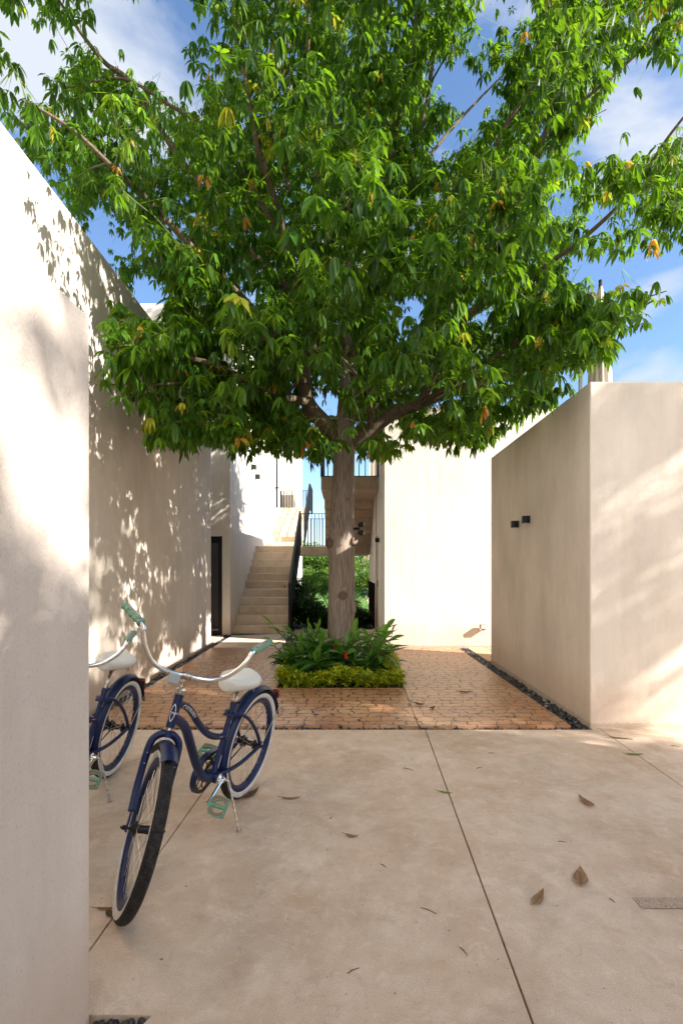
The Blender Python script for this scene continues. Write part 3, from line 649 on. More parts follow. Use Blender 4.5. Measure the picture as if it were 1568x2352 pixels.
        ring([(.290, .017), (.283, .019), (.268, .0175), (.254, .012), (.250, 0), (.254, -.012), (.268, -.0175), (.283, -.019), (.290, -.017)], 96, M_NAVY, 'rim')
        mm = B(st_); mm.lathe([(.012, -.052), (.017, -.045), (.030, -.034), (.030, -.030), (.018, -.026), (.016, 0), (.018, .026), (.030, .030), (.030, .034), (.017, .045), (.012, .052)], c, y, 20)
        mm.lathe([(.005, -.092), (.005, .092)], c, y, 8); mm.lathe([(.010, .072), (.010, .084)], c, y, 6); mm.lathe([(.010, -.084), (.010, -.072)], c, y, 6)
        mm.build('hub', M_HUB, wh, 'auto')
    wheel((0, 0, RW), False, 'rear'); wheel(axle, True, 'front')
    # fenders
    def fender(c, st_, a0, a1, r=.362, hw=.037):
        c = Vector(c); m = B(st_); n = 40; v = []; f = []; K = 9
        for i in range(n+1):
            a = a0+(a1-a0)*i/n
            for lay in (0, 1):
                for j in range(K):
                    t = (j/(K-1)-.5)*2; rr = r-.020*abs(t)**2.2-lay*.002; v.append(c+Vector((math.cos(a)*rr, t*(hw-lay*.001), math.sin(a)*rr)))
        s2 = 2*K
        for i in range(n):
            for lay in (0, 1):
                for j in range(K-1):
                    q = (i*s2+lay*K+j, (i+1)*s2+lay*K+j, (i+1)*s2+lay*K+j+1, i*s2+lay*K+j+1); f.append(q if lay == 0 else q[::-1])
            f.append((i*s2, i*s2+K, (i+1)*s2+K, (i+1)*s2)); f.append((i*s2+K-1, (i+1)*s2+K-1, (i+1)*s2+2*K-1, i*s2+2*K-1))
        for i in (0, n):
            for j in range(K-1): f.append((i*s2+j, i*s2+j+1, i*s2+K+j+1, i*s2+K+j))
        m.add(v, f); return m.build('fender', M_NAVY, root, 'auto')
    f2 = fender((0, 0, RW), False, R_(-12), R_(164)); fender(axle, True, R_(78), R_(150))
    for s_ in (-1, 1): m = B(); m.tube([(-.0, .078*s_, RW), (-.325, .036*s_, .50)], .0025, 6); m.build('fender_stay', M_SPOKE, root)
    m = B(); m.obox((-.312, 0, .575), (-.012, 0, .006), (0, .022, 0), (-.010, 0, -.024)); m.build('reflector', M_REFR, root, bevel=.004)
    # handlebar
    L0 = lambda s_: [bc+Vector((dx, s_*dy, dz)) for dx, dy, dz in ((0, .0, 0), (0, .05, 0), (.012, .11, .010), (.028, .170, .045), (.040, .218, .105), (.038, .243, .158), (.021, .2576, .191), (-.0735, .342, .2261))]
    m = B(True)
    for s_ in (-1, 1): pth = smooth_path(L0(s_), 6); m.tube(pth, .0115, 14)
    hbar = m.build('handlebar', M_CHROME, root, True)
    for s_ in (-1, 1):
        p = L0(s_); a, b = p[-2], p[-1]; d = (b-a).normalized(); a2 = a+d*.005; L_ = (b-a).length+.006
        m = B(True); n = 25; pts = [a2+d*L_*i/(n-1) for i in range(n)]
        rd = [.0165+.0022*math.sin(i/(n-1)*6.283*4.5) for i in range(n)]; rd[0] = .019; rd[1] = .019; rd[-1] = .014; rd[-2] = .019
        m.tube(pts, rd, 16); gr = m.build('grip', M_MINT, hbar, True)
        m = B(True); u = (Vector((0, 0, 1))-d*d.z).normalized(); sd_ = d.cross(u)
        for k in range(5):
            aa = (k-2)*.32; off = (u*math.cos(aa)+sd_*math.sin(aa)*1)*.0178
            m.tube([a2+d*.014+off, a2+d*(L_-.018)+off], .0021, 6)
        m.build('grip_rib', M_GRIPR, gr, True)
    m = B(True); m.tube([ht+ax*.01, ht+ax*.095], .0115, 12); m.tube([bc+Vector((0, -.024, 0)), bc+Vector((0, .024, 0))], .0175, 14)
    m.tube([ht+ax*.085-pr*.003, bc], .013, 10); m.tube([bc-ax*.018+pr*.012, bc+ax*.020+pr*.014], .004, 8); m.build('stem', M_AGED, root, 'auto')
    m = B(True); c = bc+Vector((.028, -.052, -.014)); m.obox(c, pr*.006, (0, .027, 0), ax*.024); fl = m.build('reflector', M_REFW, root, bevel=.006)
    m = B(True); m.bar(bc+Vector((.008, -.04, 0)), c, .008); m.build('bracket', M_AGED, fl)
    # saddle
    m = B(); nx, ny = 22, 18; v = []; f = []; LS = .27
    def hwf(t):                                # t 0 rear .. 1 nose
        r = .122*math.sqrt(max(0, 1-((t-.33)/.345)**2)) if t < .33 else .122*(1-((t-.33)/.67)**1.25)+.040*((t-.33)/.67)**.8
        return r if t < .9 else r*math.sqrt(max(0, 1-((t-.9)/.1)**2))**.6
    for i in range(nx+1):
        t = i/nx; t = .5-.5*math.cos(math.pi*t); hw_ = max(hwf(t), .001); x = seatx-.13+t*LS; zt = .018*(1-t)**2*1.2+.012*max(0, t-.6)/.4-.006
        for j in range(ny):
            a = 2*math.pi*j/ny; ca, sa = math.cos(a), math.sin(a)
            yy = hw_*math.copysign(abs(ca)**.75, ca); zz = (.030 if sa > 0 else .042)*math.copysign(abs(sa)**.7, sa)*min(1, (hw_/.03)**.6)
            v.append((x, yy, seatz+zt+zz-.006))
    for i in range(nx):
        for j in range(ny): f.append((i*ny+j, (i+1)*ny+j, (i+1)*ny+(j+1) % ny, i*ny+(j+1) % ny))
    f.append(tuple(range(ny))); f.append(tuple(nx*ny+j for j in range(ny))[::-1]); m.add(v, f); sd_ = m.build('saddle', M_SEAT, root, True)
    m = B()
    for s_ in (-1, 1):
        m.tube(smooth_path([(seatx-.10, .06*s_, seatz-.035), (seatx-.04, .03*s_, seatz-.052), (seatx+.03, .022*s_, seatz-.052), (seatx+.10, .012*s_, seatz-.03)], 4), .0035, 6)
        m.tube([(seatx-.085+.004*math.cos(k*1.2), .062*s_+.012*math.sin(k*1.2), seatz-.075+k*.0018) for k in range(24)], .002, 5)
    pt_ = Vector((.2865, 0, .668)); sp = Vector((.2865-.0135*(seatz-.72)/.035, 0, seatz-.06))
    m.tube([(sp.x, -.022, sp.z+.006), (sp.x, .022, sp.z+.006)], .012, 10); m.build('rail', M_AGED, sd_, 'auto')
    m = B(); m.tube([pt_-Vector((-.02, 0, .06)), sp], .0128, 14); m.build('seat_post', M_AGED, root, True)
    # crank set
    an = math.atan2(-.058, .155); cd = Vector((math.cos(an), 0, math.sin(an))); y = Vector((0, 1, 0))
    m = B(); rr = .095; nT = 44; v = []; f = []
    for k in range(nT*2):
        a = 6.283*k/(nT*2); r1 = rr+(.004 if k % 2 else -.001)
        for r_, yy in ((r1, -.052), (r1, -.049), (.078, -.049), (.078, -.052)): v.append(BB+Vector((math.cos(a)*r_, yy, math.sin(a)*r_)))
    n_ = nT*2
    for i in range(n_):
        for j in range(4): f.append((i*4+j, ((i+1) % n_)*4+j, ((i+1) % n_)*4+(j+1) % 4, i*4+(j+1) % 4))
    m.add(v, f)
    for k in range(6):
        a = 6.283*k/6+.3; p_ = BB-y*.0505; c1_ = p_+Vector((math.cos(a), 0, math.sin(a)))*.053
        m.tube([c1_+Vector((math.cos(q), 0, math.sin(q)))*.024 for q in [i*6.283/14 for i in range(14)]], .003, 6, closed=True)
    m.tube([BB-y*.0505+Vector((math.cos(q), 0, math.sin(q)))*.028 for q in [i*6.283/18 for i in range(18)]], .004, 6, closed=True)
    m.build('chainring', M_RUST, root, 'auto')
    m = B(); path = []
    for k in range(12): a = R_(95)-R_(190)*k/11; path.append(BB+Vector((math.cos(a)*rr, -.0505, math.sin(a)*rr)))
    for k in range(8): a = R_(-95)-R_(170)*k/7; path.append(Vector((math.cos(a)*.035, -.0505, RW+math.sin(a)*.035)))
    m.tube(path, .0042, 6, closed=True); m.lathe([(.034, -.003), (.036, 0), (.034, .003)], (0, -.0505, RW), y, 22); m.build('chain', M_HUB, root, 'auto')
    # chain guard: curved channel over the upper run and round the front of the ring
    gp = smooth_path([(.500, 0, .215), (.528, 0, .265), (.520, 0, .325), (.470, 0, .378), (.40, 0, .398), (.29, 0, .392), (.16, 0, .380), (.06, 0, .372)], 5)
    m = B(); v = []; f = []; n_ = len(gp)
    for i, (p, (t, a_, b_)) in enumerate(zip(gp, frames([Vector(q) for q in gp]))):
        nn = Vector((t.z, 0, -t.x))*1.0
        inn = (BB+Vector((-.05 if i > 18 else 0, 0, .02))-p); inn = nn if nn.dot(inn) > 0 else -nn
        for q_, yy in ((inn*0, -.070), (inn*.030, -.070), (inn*.030, -.0685), (inn*.0015, -.0685), (inn*.0015, -.040), (inn*0, -.040)): v.append(p+q_+Vector((0, yy, 0)))
    for i in range(n_-1):
        for j in range(6): f.append((i*6+j, (i+1)*6+j, (i+1)*6+(j+1) % 6, i*6+(j+1) % 6))
    m.add(v, f+[tuple(range(6)), tuple((n_-1)*6+j for j in range(6))]); m.build('chain_guard', M_NAVY, root, 'auto')
    m = B(); m.lathe([(.027, .038), (.029, .044), (.024, .050), (.012, .056)], BB, y, 20); m.build('bearing_cup', M_CHROME, root, 'auto')
    for s_ in (-1, 1):
        m = B()
        e0 = BB+y*.062*s_; e1 = e0+cd*.16*s_+y*.012*s_
        m.tube([e0-cd*.012*s_, e0+cd*.02*s_, e1-cd*.02*s_, e1+cd*.008*s_], [.013, .0095, .0085, .011], 12)
        m.tube([BB+y*.036*s_, BB+y*.072*s_], .012, 12); m.build('crank', M_CHROME, root, 'auto')
    for s_ in (1, -1):
        e1 = BB+y*.072*s_+cd*.16*s_; c = e1+y*.066*s_; ti = R_(52) if s_ > 0 else R_(20)
        U = Vector((math.cos(ti), 0, -math.sin(ti))); Nn = Vector((math.sin(ti), 0, math.cos(ti)))   # U across the tread, Nn out of it
        m = B(); outl = [(-.047, -.040), (-.030, -.050), (.030, -.050), (.047, -.040), (.052, .0), (.045, .043), (-.045, .043), (-.052, 0)]
        def P3(a, b_, h): return c+U*a+y*b_*s_+Nn*h
        def ringp(scale_pts, inner, h0, h1):
            k = len(scale_pts); v = [P3(a, b_, h) for pts in (scale_pts, inner) for h in (h0, h1) for a, b_ in pts]
            f = []
            for i in range(k):
                j = (i+1) % k; f += [(i, j, k+j, k+i), (2*k+i, 3*k+i, 3*k+j, 2*k+j), (k+i, k+j, 3*k+j, 3*k+i), (i, 2*k+i, 2*k+j, j)]
            m.add(v, f)
        ringp(outl, [(a*.90, b_*.88) for a, b_ in outl], -.012, .012)
        el = [(.031*math.cos(t), .036*math.sin(t)) for t in [i*6.283/24 for i in range(24)]]
        ringp([(a*1.12, b_*1.08) for a, b_ in el], el, -.010, .010)
        m.tube([c-y*.06*s_, c+y*.042*s_], .0105, 14); pd = m.build('pedal', M_MINT, root, 'auto')
        mm = B()
        for sg in (-1, 1):                      # two tread pads with the oval cut away
            arc = [(sg*.034*math.cos(t), .038*math.sin(t)) for t in [(-1.35+2.7*i/12) for i in range(13)]]
            outer = [(sg*.046*1.0, .037), (sg*.0465, .0), (sg*.042, -.037)]
            top_ = [P3(a, b_, .0095) for a, b_ in arc]+[P3(sg*.012, .0385, .0095), P3(sg*.040, .0385, .0095), P3(sg*.047, 0, .0095), P3(sg*.042, -.037, .0095), P3(sg*.026, -.044, .0095), P3(sg*.010, -.044, .0095)]
            k = len(top_); bot = [p-Nn*.019 for p in top_]; mm.add(top_+bot, [tuple(range(k)), tuple(range(k, 2*k))[::-1]]+[(i, (i+1) % k, k+(i+1) % k, k+i) for i in range(k)])
        mm.build('tread_pad', M_PAD, pd)
    # kickstand: foot solved to stand on the ground
    Mi = root.rotation_euler.to_matrix(); inv = Mi.transposed()
    def onground(x, lat): # world offset along heading x and sideways lat, z = .006
        f_ = Vector((math.cos(yaw), math.sin(yaw), 0)); l_ = Vector((-math.sin(yaw), math.cos(yaw), 0)); return inv @ (f_*x+l_*lat+Vector((0, 0, .008)))
    ft = onground(.405, .195)
    a0 = Vector((.385, .035, .268)); a1 = Vector((.372, .075, .262)); d = (ft-a1).normalized()
    m = B(); m.tube(smooth_path([a0, a1, a1+d*.03, ft-d*.02], 5)+[ft], .0062, 10); m.tube([ft-d*.004, ft], .014, 12); m.obox((.383, .02, .27), (.02, 0, 0), (0, .022, 0), (0, 0, .012)); m.build('kickstand', M_AGED, root, 'auto')
    return root
make_bike('navy cruiser bicycle in front, whole in view, low cream saddle over the fender', -.6209, 3.143, -1.8677, .1464, .7078, .2805, .7993)
make_bike('navy cruiser bicycle behind, half hidden by the nearest wall, saddle raised on its post', -1.5925, 3.45, -1.585, .1556, 1.02, .225, .8391)
#PART2
# ---------------------------------------------------------------- the neighbour that shades the forecourt (right, outside the frame)
nb = thing('neighbour_building', 'plain stucco building beyond the right edge that shades the forecourt', 'building', (8, -2, 0))
m_ = rel(nb); m_.box(5.0, 5.65, -12, 2.6, -.1, 5.0); m_.build('wall', M_WALL, nb, bevel=.01)
rh = thing('shadow_edge_shrubs', 'unseen row of shrubs added along the neighbour roof edge to break up its shadow line', 'hedge', (5.3, -2, 5.0))  # added out of view so the neighbour's shadow ends raggedly on the near wall

# ---------------------------------------------------------------- trees
def limb_nodes(paths):
    """paths: list of (points, r0, r1) -> node positions and radii, mesh tubes"""
    nodes = []; rads = []; tubes = []
    for pts, r0, r1 in paths:
        P = smooth_path(pts, 7); n = len(P); r = [r0+(r1-r0)*(i/(n-1))**.8 for i in range(n)]; tubes.append((P, r)); nodes += P; rads += r
    return nodes, rads, tubes
def grow(nodes, rads, targets, keep, maxlen=3.0):
    """side branches from the nearest node to each target; returns tubes and fine nodes"""
    NP = np.array([tuple(p) for p in nodes]); NR = np.array(rads); tubes = []; fine = []
    o = np.argsort([np.min(np.linalg.norm(NP-t, axis=1)) for t in targets])
    for i in o:
        t = targets[i]; d = np.linalg.norm(NP-t, axis=1)+np.maximum(0, NP[:, 2]-t[2]+.15)*.9+np.maximum(0, .008-NR)*30; j = int(np.argmin(d)); a = NP[j]; L_ = np.linalg.norm(t-a)
        if L_ > maxlen or L_ < .12: continue
        r0 = min(NR[j]*.62, .010+.011*L_); r1 = .0045; mid = (a+t)/2+rng.normal(0, .05*L_, 3); mid[2] += .10*L_
        n = max(3, int(L_/.16)); tt = np.linspace(0, 1, n+1)[:, None]; P = (1-tt)**2*a+2*tt*(1-tt)*mid+tt*tt*t; P[1:-1] += rng.normal(0, .012, (n-1, 3))
        r = r0+(r1-r0)*tt[:, 0]; tubes.append((P, r)); NP = np.concatenate([NP, P[1:]]); NR = np.concatenate([NR, r[1:]])
        w = max(1, int(n*.75)); fine.append(P[-w:])
    return tubes, np.concatenate(fine)
tree = thing('shade_tree', 'tall broad shade tree with drooping palmate leaves in the middle of the court', 'tree', (-.01, 6.85, -.03))
# trunk with growth scars
TP = [(-.015, -.05, .225), (-.012, .12, .218), (-.008, .6, .208), (0, 1.0, .203), (.004, 1.30, .202), (.002, 1.62, .197), (.0, 1.78, .200), (.004, 1.92, .188), (.015, 2.3, .174), (.03, 2.7, .162), (.035, 3.0, .160), (.035, 3.22, .178), (.05, 3.45, .125), (.075, 3.9, .105), (.085, 4.6, .088), (.10, 5.6, .066), (.06, 6.8, .044), (.0, 8.0, .026), (.02, 9.2, .010)]
zz = np.linspace(-.05, 9.2, 330); pz = [q[1] for q in TP]; cx = np.interp(zz, pz, [q[0] for q in TP]); rr_ = np.interp(zz, pz, [q[2] for q in TP])
ker = np.ones(9)/9; rr_[4:-4] = np.convolve(rr_, ker, 'valid'); cx[4:-4] = np.convolve(cx, ker, 'valid')
NA = 96; th = np.linspace(0, 6.28319, NA, endpoint=False)
knots = [(-2.75, 1.76, .048, .085), (-.38, 1.78, .048, .08), (-1.50, 1.06, .020, .08), (-2.15, .44, .014, .04), (-1.15, 2.34, .030, .045), (1.4, 1.5, .05, .09), (-.15, .86, .03, .07)]
rr_ = rr_*np.interp(zz, [0, 1, 3.2, 4], [.86, .89, .93, 1]); V_ = []
for z, c, r in zip(zz, cx, rr_):
    rad = r*(1+.012*np.sin(3*th+z*1.3)+.008*np.sin(7*th-z*.9)); 
    rad = rad+.0016*np.abs(np.sin(th*23+2.2*np.sin(z*1.9)+1.4*np.sin(z*5+th*2)))*min(1, r/.12)-.003
    for a, kz, amp, wd in knots:
        da = (th-a+math.pi) % (2*math.pi)-math.pi; q = np.sqrt((da*r)**2+((z-kz)*.85)**2)/wd
        rad = rad+amp*np.exp(-(q*1.15)**2)*(1+.22*np.cos(q*11))*(q < 2.2)-amp*.5*np.exp(-(q*3.2)**2)
    V_.append(np.stack([c+rad*np.cos(th), 6.85+rad*np.sin(th), np.full(NA, z)], 1))
V_ = np.concatenate(V_); m = rel(tree); f = [(i*NA+j, i*NA+(j+1) % NA, (i+1)*NA+(j+1) % NA, (i+1)*NA+j) for i in range(len(zz)-1) for j in range(NA)]
m.add([tuple(p) for p in V_], f); m.build('trunk', M_BARK, tree, True)
M_KNOT = mat('knot_bark', (.07, .04, .028), .9, spec=.2); kq = N(M_KNOT); kq.col(kq.ramp(kq.noise(kq.pos(), 45, 5, .7), [(.35, (.075, .046, .034)), (.65, (.26, .185, .14))])); kq.bump(kq.noise(kq.pos(), 60, 4, .7), .9, .012)
for a, kz, rk in ((-2.60, 1.76, .078), (-.50, 1.775, .072), (-1.50, 1.06, .060), (-2.15, .44, .026), (-1.12, 2.34, .034)):
    rad = float(np.interp(kz, zz, rr_))+(.030 if rk > .05 else .012); c = Vector((float(np.interp(kz, zz, cx))+rad*math.cos(a), 6.85+rad*math.sin(a), kz)); o_ = Vector((math.cos(a), math.sin(a), .0)); m = rel(tree)
    m.lathe([(rk*1.05, -.030), (rk, .002), (rk*.82, .010), (rk*.66, .002), (rk*.52, .007), (rk*.36, -.004), (rk*.22, .003), (rk*.08, -.004)], c, o_, 18)
    m.v = [tuple(c+(Vector(p)-c)*1.0+Vector((0, 0, (p[2]-kz)*-.12))+o_*rng.normal(0, .0018)) for p in m.v]; m.build('knot', M_KNOT, tree, True)
Q = lambda px, py, y: tuple(pt(px, py, y))
limbs = [
 ([(.03, 6.85, 3.12), Q(748, 975, 6.80), Q(708, 925, 6.7), Q(700, 860, 6.6), Q(715, 790, 6.45), Q(690, 690, 6.3), Q(655, 560, 6.0), Q(628, 450, 5.6), Q(590, 330, 5.2), Q(562, 170, 4.9), Q(535, 20, 4.7)], .128, .012),
 ([(.04, 6.85, 3.08), Q(845, 992, 6.85), Q(905, 950, 6.8), Q(965, 928, 6.7), Q(1060, 890, 6.6), Q(1180, 850, 6.4), Q(1290, 800, 6.2), Q(1400, 745, 6.0), Q(1500, 690, 5.8), ], .118, .010),
 ([Q(965, 928, 6.7), Q(1010, 830, 6.4), Q(1060, 740, 6.1), Q(1110, 700, 6.0), Q(1196, 656, 5.9), Q(1260, 605, 5.7), Q(1341, 545, 5.4), Q(1440, 450, 5.1), Q(1530, 320, 4.8), Q(1600, 230, 4.6)], .062, .009),
 ([Q(1010, 830, 6.4), Q(1080, 640, 6.0), Q(1177, 480, 5.6), Q(1210, 400, 5.4), Q(1245, 320, 5.2), Q(1277, 240, 5.0), Q(1310, 120, 4.8), Q(1341, -10, 4.6), Q(1370, -150, 4.5)], .05, .014),
 ([Q(1080, 640, 6.0), Q(1110, 430, 5.7), Q(1149, 312, 5.5), Q(1228, 192, 5.3), Q(1300, 100, 5.1), Q(1361, 40, 4.9), Q(1430, -80, 4.8)], .034, .012),
 ([Q(1262, 275, 5.1), Q(1330, 235, 5.0), Q(1410, 170, 4.9), Q(1500, 90, 4.8), Q(1590, 20, 4.7)], .022, .007),
 ([(.075, 6.85, 3.9), Q(850, 640, 6.5), Q(900, 500, 6.2), Q(945, 380, 6.0), Q(985, 200, 5.8), Q(1000, 60, 5.6), Q(1030, -100, 5.4)], .06, .012),
 ([(.08, 6.85, 4.5), Q(760, 520, 7.1), Q(730, 330, 7.2), Q(760, 100, 7.2), Q(740, -150, 7.2)], .055, .012),
 ([Q(704, 900, 6.65), Q(640, 790, 6.3), Q(560, 690, 5.9), Q(500, 633, 5.5), Q(420, 545, 5.15), Q(330, 450, 4.85), Q(260, 385, 4.6), Q(170, 300, 4.3), Q(60, 230, 4.1)], .07, .009),
 ([Q(690, 690, 6.3), Q(560, 560, 6.3), Q(470, 440, 6.1), Q(390, 330, 5.9), Q(300, 190, 5.6), Q(243, 145, 5.45), Q(190, 80, 5.3), Q(135, 0, 5.1), Q(80, -80, 5.0)], .055, .010),
 ([Q(655, 560, 6.0), Q(560, 400, 5.7), Q(480, 300, 5.5), Q(380, 235, 5.3), Q(280, 180, 5.2), Q(150, 200, 5.0)], .038, .007),
 ([Q(708, 925, 6.7), Q(610, 900, 6.0), Q(520, 850, 5.3), Q(430, 820, 4.8), Q(340, 800, 4.4), Q(265, 795, 4.2)], .06, .007),
 ([Q(850, 985, 6.85), Q(850, 930, 6.2), Q(830, 880, 5.6), Q(810, 850, 5.0), Q(780, 820, 4.5)], .05, .007),
 ([Q(965, 928, 6.7), Q(1060, 870, 6.0), Q(1150, 810, 5.4), Q(1220, 760, 5.0), Q(1290, 720, 4.7)], .05, .007),
 ([Q(704, 880, 6.65), Q(660, 850, 6.0), Q(620, 800, 5.4), Q(590, 740, 4.9)], .05, .007),
 ([(.05, 6.9, 3.4), (-.5, 7.6, 3.7), (-1.0, 8.3, 4.3), (-1.5, 9.0, 5.1), (-2.0, 9.6, 6.2)], .07, .010),
 ([(.05, 6.9, 3.5), (.7, 7.6, 4.0), (1.5, 8.2, 4.9), (2.3, 8.8, 6.0), (3.0, 9.2, 7.2)], .07, .010),
 ([(.075, 6.85, 4.2), (-.1, 6.0, 5.0), (-.3, 5.1, 5.9), (-.3, 4.3, 6.8)], .055, .010),
 ([(.08, 6.85, 4.8), (.42, 6.2, 5.6), (.66, 5.3, 6.5), (.85, 4.6, 7.6)], .05, .010),
 ([(.09, 6.85, 5.3), (-.6, 6.9, 6.4), (-1.0, 7.0, 7.6), (-1.3, 7.0, 9.0)], .048, .010),
 ([(.09, 6.85, 5.7), (.9, 7.2, 6.9), (1.7, 7.4, 8.0), (2.6, 7.5, 9.0)], .045, .010),
 ([Q(610, 900, 6.0), Q(540, 925, 5.5), Q(460, 950, 5.0), Q(400, 965, 4.7), Q(355, 985, 4.5)], .022, .006),
 ([Q(520, 850, 5.3), Q(400, 880, 4.7), Q(310, 880, 4.3), Q(235, 885, 4.1)], .02, .006),
 ([Q(430, 820, 4.8), Q(350, 760, 4.5), Q(290, 735, 4.3), Q(262, 750, 4.2)], .018, .006),
 ([Q(700, 860, 6.6), Q(600, 960, 6.2), Q(520, 985, 5.9), Q(440, 990, 5.6)], .02, .006),
 ([Q(1290, 800, 6.2), Q(1340, 800, 6.1), Q(1385, 812, 6.0), Q(1412, 822, 5.95)], .022, .007),
 ([Q(1290, 720, 4.7), Q(1340, 745, 4.6), Q(1385, 775, 4.5)], .014, .006),
 ([Q(1196, 656, 5.9), Q(1300, 700, 5.6), Q(1420, 700, 5.3), Q(1530, 668, 5.1)], .02, .006),
 ([Q(690, 690, 6.3), (-1.6, 6.4, 5.4), (-2.7, 6.2, 6.1), (-3.8, 5.9, 6.7)], .045, .009),
]
nodes, rads, tubes = limb_nodes(limbs)
for z in np.arange(3.6, 8.8, .2): nodes.append(Vector((float(np.interp(z, zz, cx)), 6.85, z))); rads.append(float(np.interp(z, zz, rr_)))
LOWER = [(-30, 200), (0, 285), (60, 350), (130, 450), (220, 575), (262, 655), (330, 720), (285, 700), (245, 715), (238, 800), (213, 880), (235, 935), (275, 915), (330, 1000), (345, 1035), (400, 1035), (432, 1050), (470, 1025), (505, 1035), (560, 1055), (620, 1050), (700, 1075), (760, 1062), (775, 1045), (815, 1045), (860, 1065), (905, 1062), (945, 1035), (1040, 1035), (1085, 1040), (1150, 1025), (1170, 1000), (1225, 990), (1262, 950), (1300, 905), (1350, 850), (1408, 845), (1420, 810), (1405, 775), (1482, 765), (1505, 720), (1545, 700), (1555, 655), (1610, 640), (1640, -900), (-60, -900)]
GAPS = [
 [(38, 45), (60, 85), (112, 66), (150, 90), (168, 60), (218, 92), (225, 0), (420, -10), (428, 60), (424, 120), (440, 190), (462, 240), (440, 262), (392, 222), (352, 190), (300, 178), (262, 160), (205, 105), (150, 122), (118, 135), (105, 178), (60, 150), (20, 90), (5, 80), (5, 45)],
 [(58, 165), (92, 180), (118, 235), (100, 245), (70, 215)],
 [(1121, -20), (1221, -20), (1221, 42), (1151, 60), (1108, 98), (1092, 130), (1062, 96), (1103, 50)],
 [(995, 135), (1038, 144), (1086, 190), (1134, 195), (1151, 236), (1134, 262), (1095, 300), (1073, 326), (1038, 348), (990, 362), (986, 324), (1038, 302), (1060, 267), (1046, 227), (998, 212)],
 [(1440, 149), (1568, 160), (1620, 260), (1563, 289), (1484, 326), (1475, 352), (1414, 350), (1361, 378), (1309, 378), (1326, 332), (1370, 289), (1379, 245), (1440, 201)],
 [(1261, 455), (1309, 437), (1318, 490), (1274, 507)], [(1352, 492), (1392, 470), (1380, 540), (1350, 555)],
 [(1379, 578), (1420, 600), (1500, 600), (1620, 560), (1620, 647), (1501, 661), (1414, 656), (1360, 667)],
 [(1300, 590), (1353, 596), (1345, 638), (1312, 632)], [(940, 700), (965, 690), (972, 725), (948, 730)], [(560, 660), (590, 655), (596, 690), (566, 690)],
 [(215, 462), (244, 470), (252, 560), (236, 585), (212, 545)], [(322, 640), (368, 655), (378, 700), (350, 745), (320, 700)], [(232, 640), (262, 660), (268, 690), (245, 700)],
 [(730, 912), (774, 905), (774, 948), (752, 960)], [(870, 955), (905, 965), (930, 1015), (895, 1010)],
 [(1092, 715), (1140, 722), (1120, 738), (1090, 745)], [(400, 545), (380, 520), (400, 505)],
]
def keep(Pn, soft=0.0):
    x, y = project(Pn); x = x+rng.normal(0, 7, len(x)); y = y+rng.normal(0, 7, len(y)); hang = 60/Pn[:, 1]*2.2; ok = inpoly(x, y+hang*.9, LOWER)
    pas = rng.random(len(x)) < .03
    for g_ in GAPS:
        for dx, dy in ((0, 0), (.6, .3), (-.6, .3), (0, 1.0), (0, .5)): ok &= ~(inpoly(x+dx*hang, y+dy*hang, g_) & ~pas)
    s_ = (8.89-Pn[:, 1])/.4; xs, zs = Pn[:, 0]-s_, Pn[:, 2]-.65*s_; ok &= ~((s_ > 0) & (xs > .6) & (xs < 3.6) & (zs > -.3) & (zs < 4.2))
    X, Y, Z = Pn.T
    ok &= ~((X < -2.33) & (Z < 4.72) & (Y < 9.5)) & ~((X > 2.1) & (Z < 3.3)) & ~((X > .65) & (Y > 8.6) & (Z < 4.5)) & ~((X < -2.1) & (Y > 10.2) & (Z < 7.1)) & (Y > 3.5) & (Z > 2.45)
    ok &= ~((X > -.6) & (X < .9) & (Y > 9.9) & (Z < 4.4))
    return ok
def gapfrac(P):
    P = np.array(P); x, y = project(P); h = ~inpoly(x, y, LOWER)
    for g_ in GAPS: h |= inpoly(x, y, g_)
    return h[len(h)//3:].mean()
def vol(n):
    P = rng.normal(0, 1, (n, 3)); P = unit(P)*(rng.random((n, 1))**.42); P = P*[4.9, 3.7, 4.0]+[.25, 6.7, 6.1]
    low = P[:, 2] < 4.4; return P[(~low) | (np.abs(P[:, 0]) < 6)]
tg = vol(1500); lowr = np.stack([rng.uniform(-2.3, 2.6, 300), rng.uniform(3.9, 9.0, 300), rng.uniform(2.7, 4.6, 300)], 1)
edge = np.stack([rng.uniform(-5.2, 5.0, 420), rng.uniform(3.6, 7.5, 420), rng.uniform(4.4, 8.5, 420)], 1)
tg = np.concatenate([tg, lowr, edge]); tg = tg[keep(tg)][:1250]
tw, fine = grow(nodes, rads, tg, keep, 2.6)
m = rel(tree)
for P, r in tubes: m.tube(P, r, 12, cap=True)
m.build('limb', M_LIMB, tree, True)
m = rel(tree)
for P, r in tw:
    if gapfrac(P) < .2: m.tube(P, r, 5, cap=False)
m.build('branch', M_TWIG, tree, True)
NC = 34000
base = fine[rng.integers(0, len(fine), NC*2)]; Cn = base+rng.normal(0, 1, base.shape)*[.15, .15, .12]; Cn[:, 2] -= .03
thin = np.array([tuple(p) for p, r in zip(nodes, rads) if r < .035 and p[2] < 9.5]); ex = thin[rng.integers(0, len(thin), 3200)]; ex = ex+rng.normal(0, .12, ex.shape)-[0, 0, .04]; Cn = np.concatenate([Cn, ex]); base = np.concatenate([base, ex-rng.normal(0, .06, ex.shape)])
k_ = keep(Cn); x_, y_ = project(Cn)
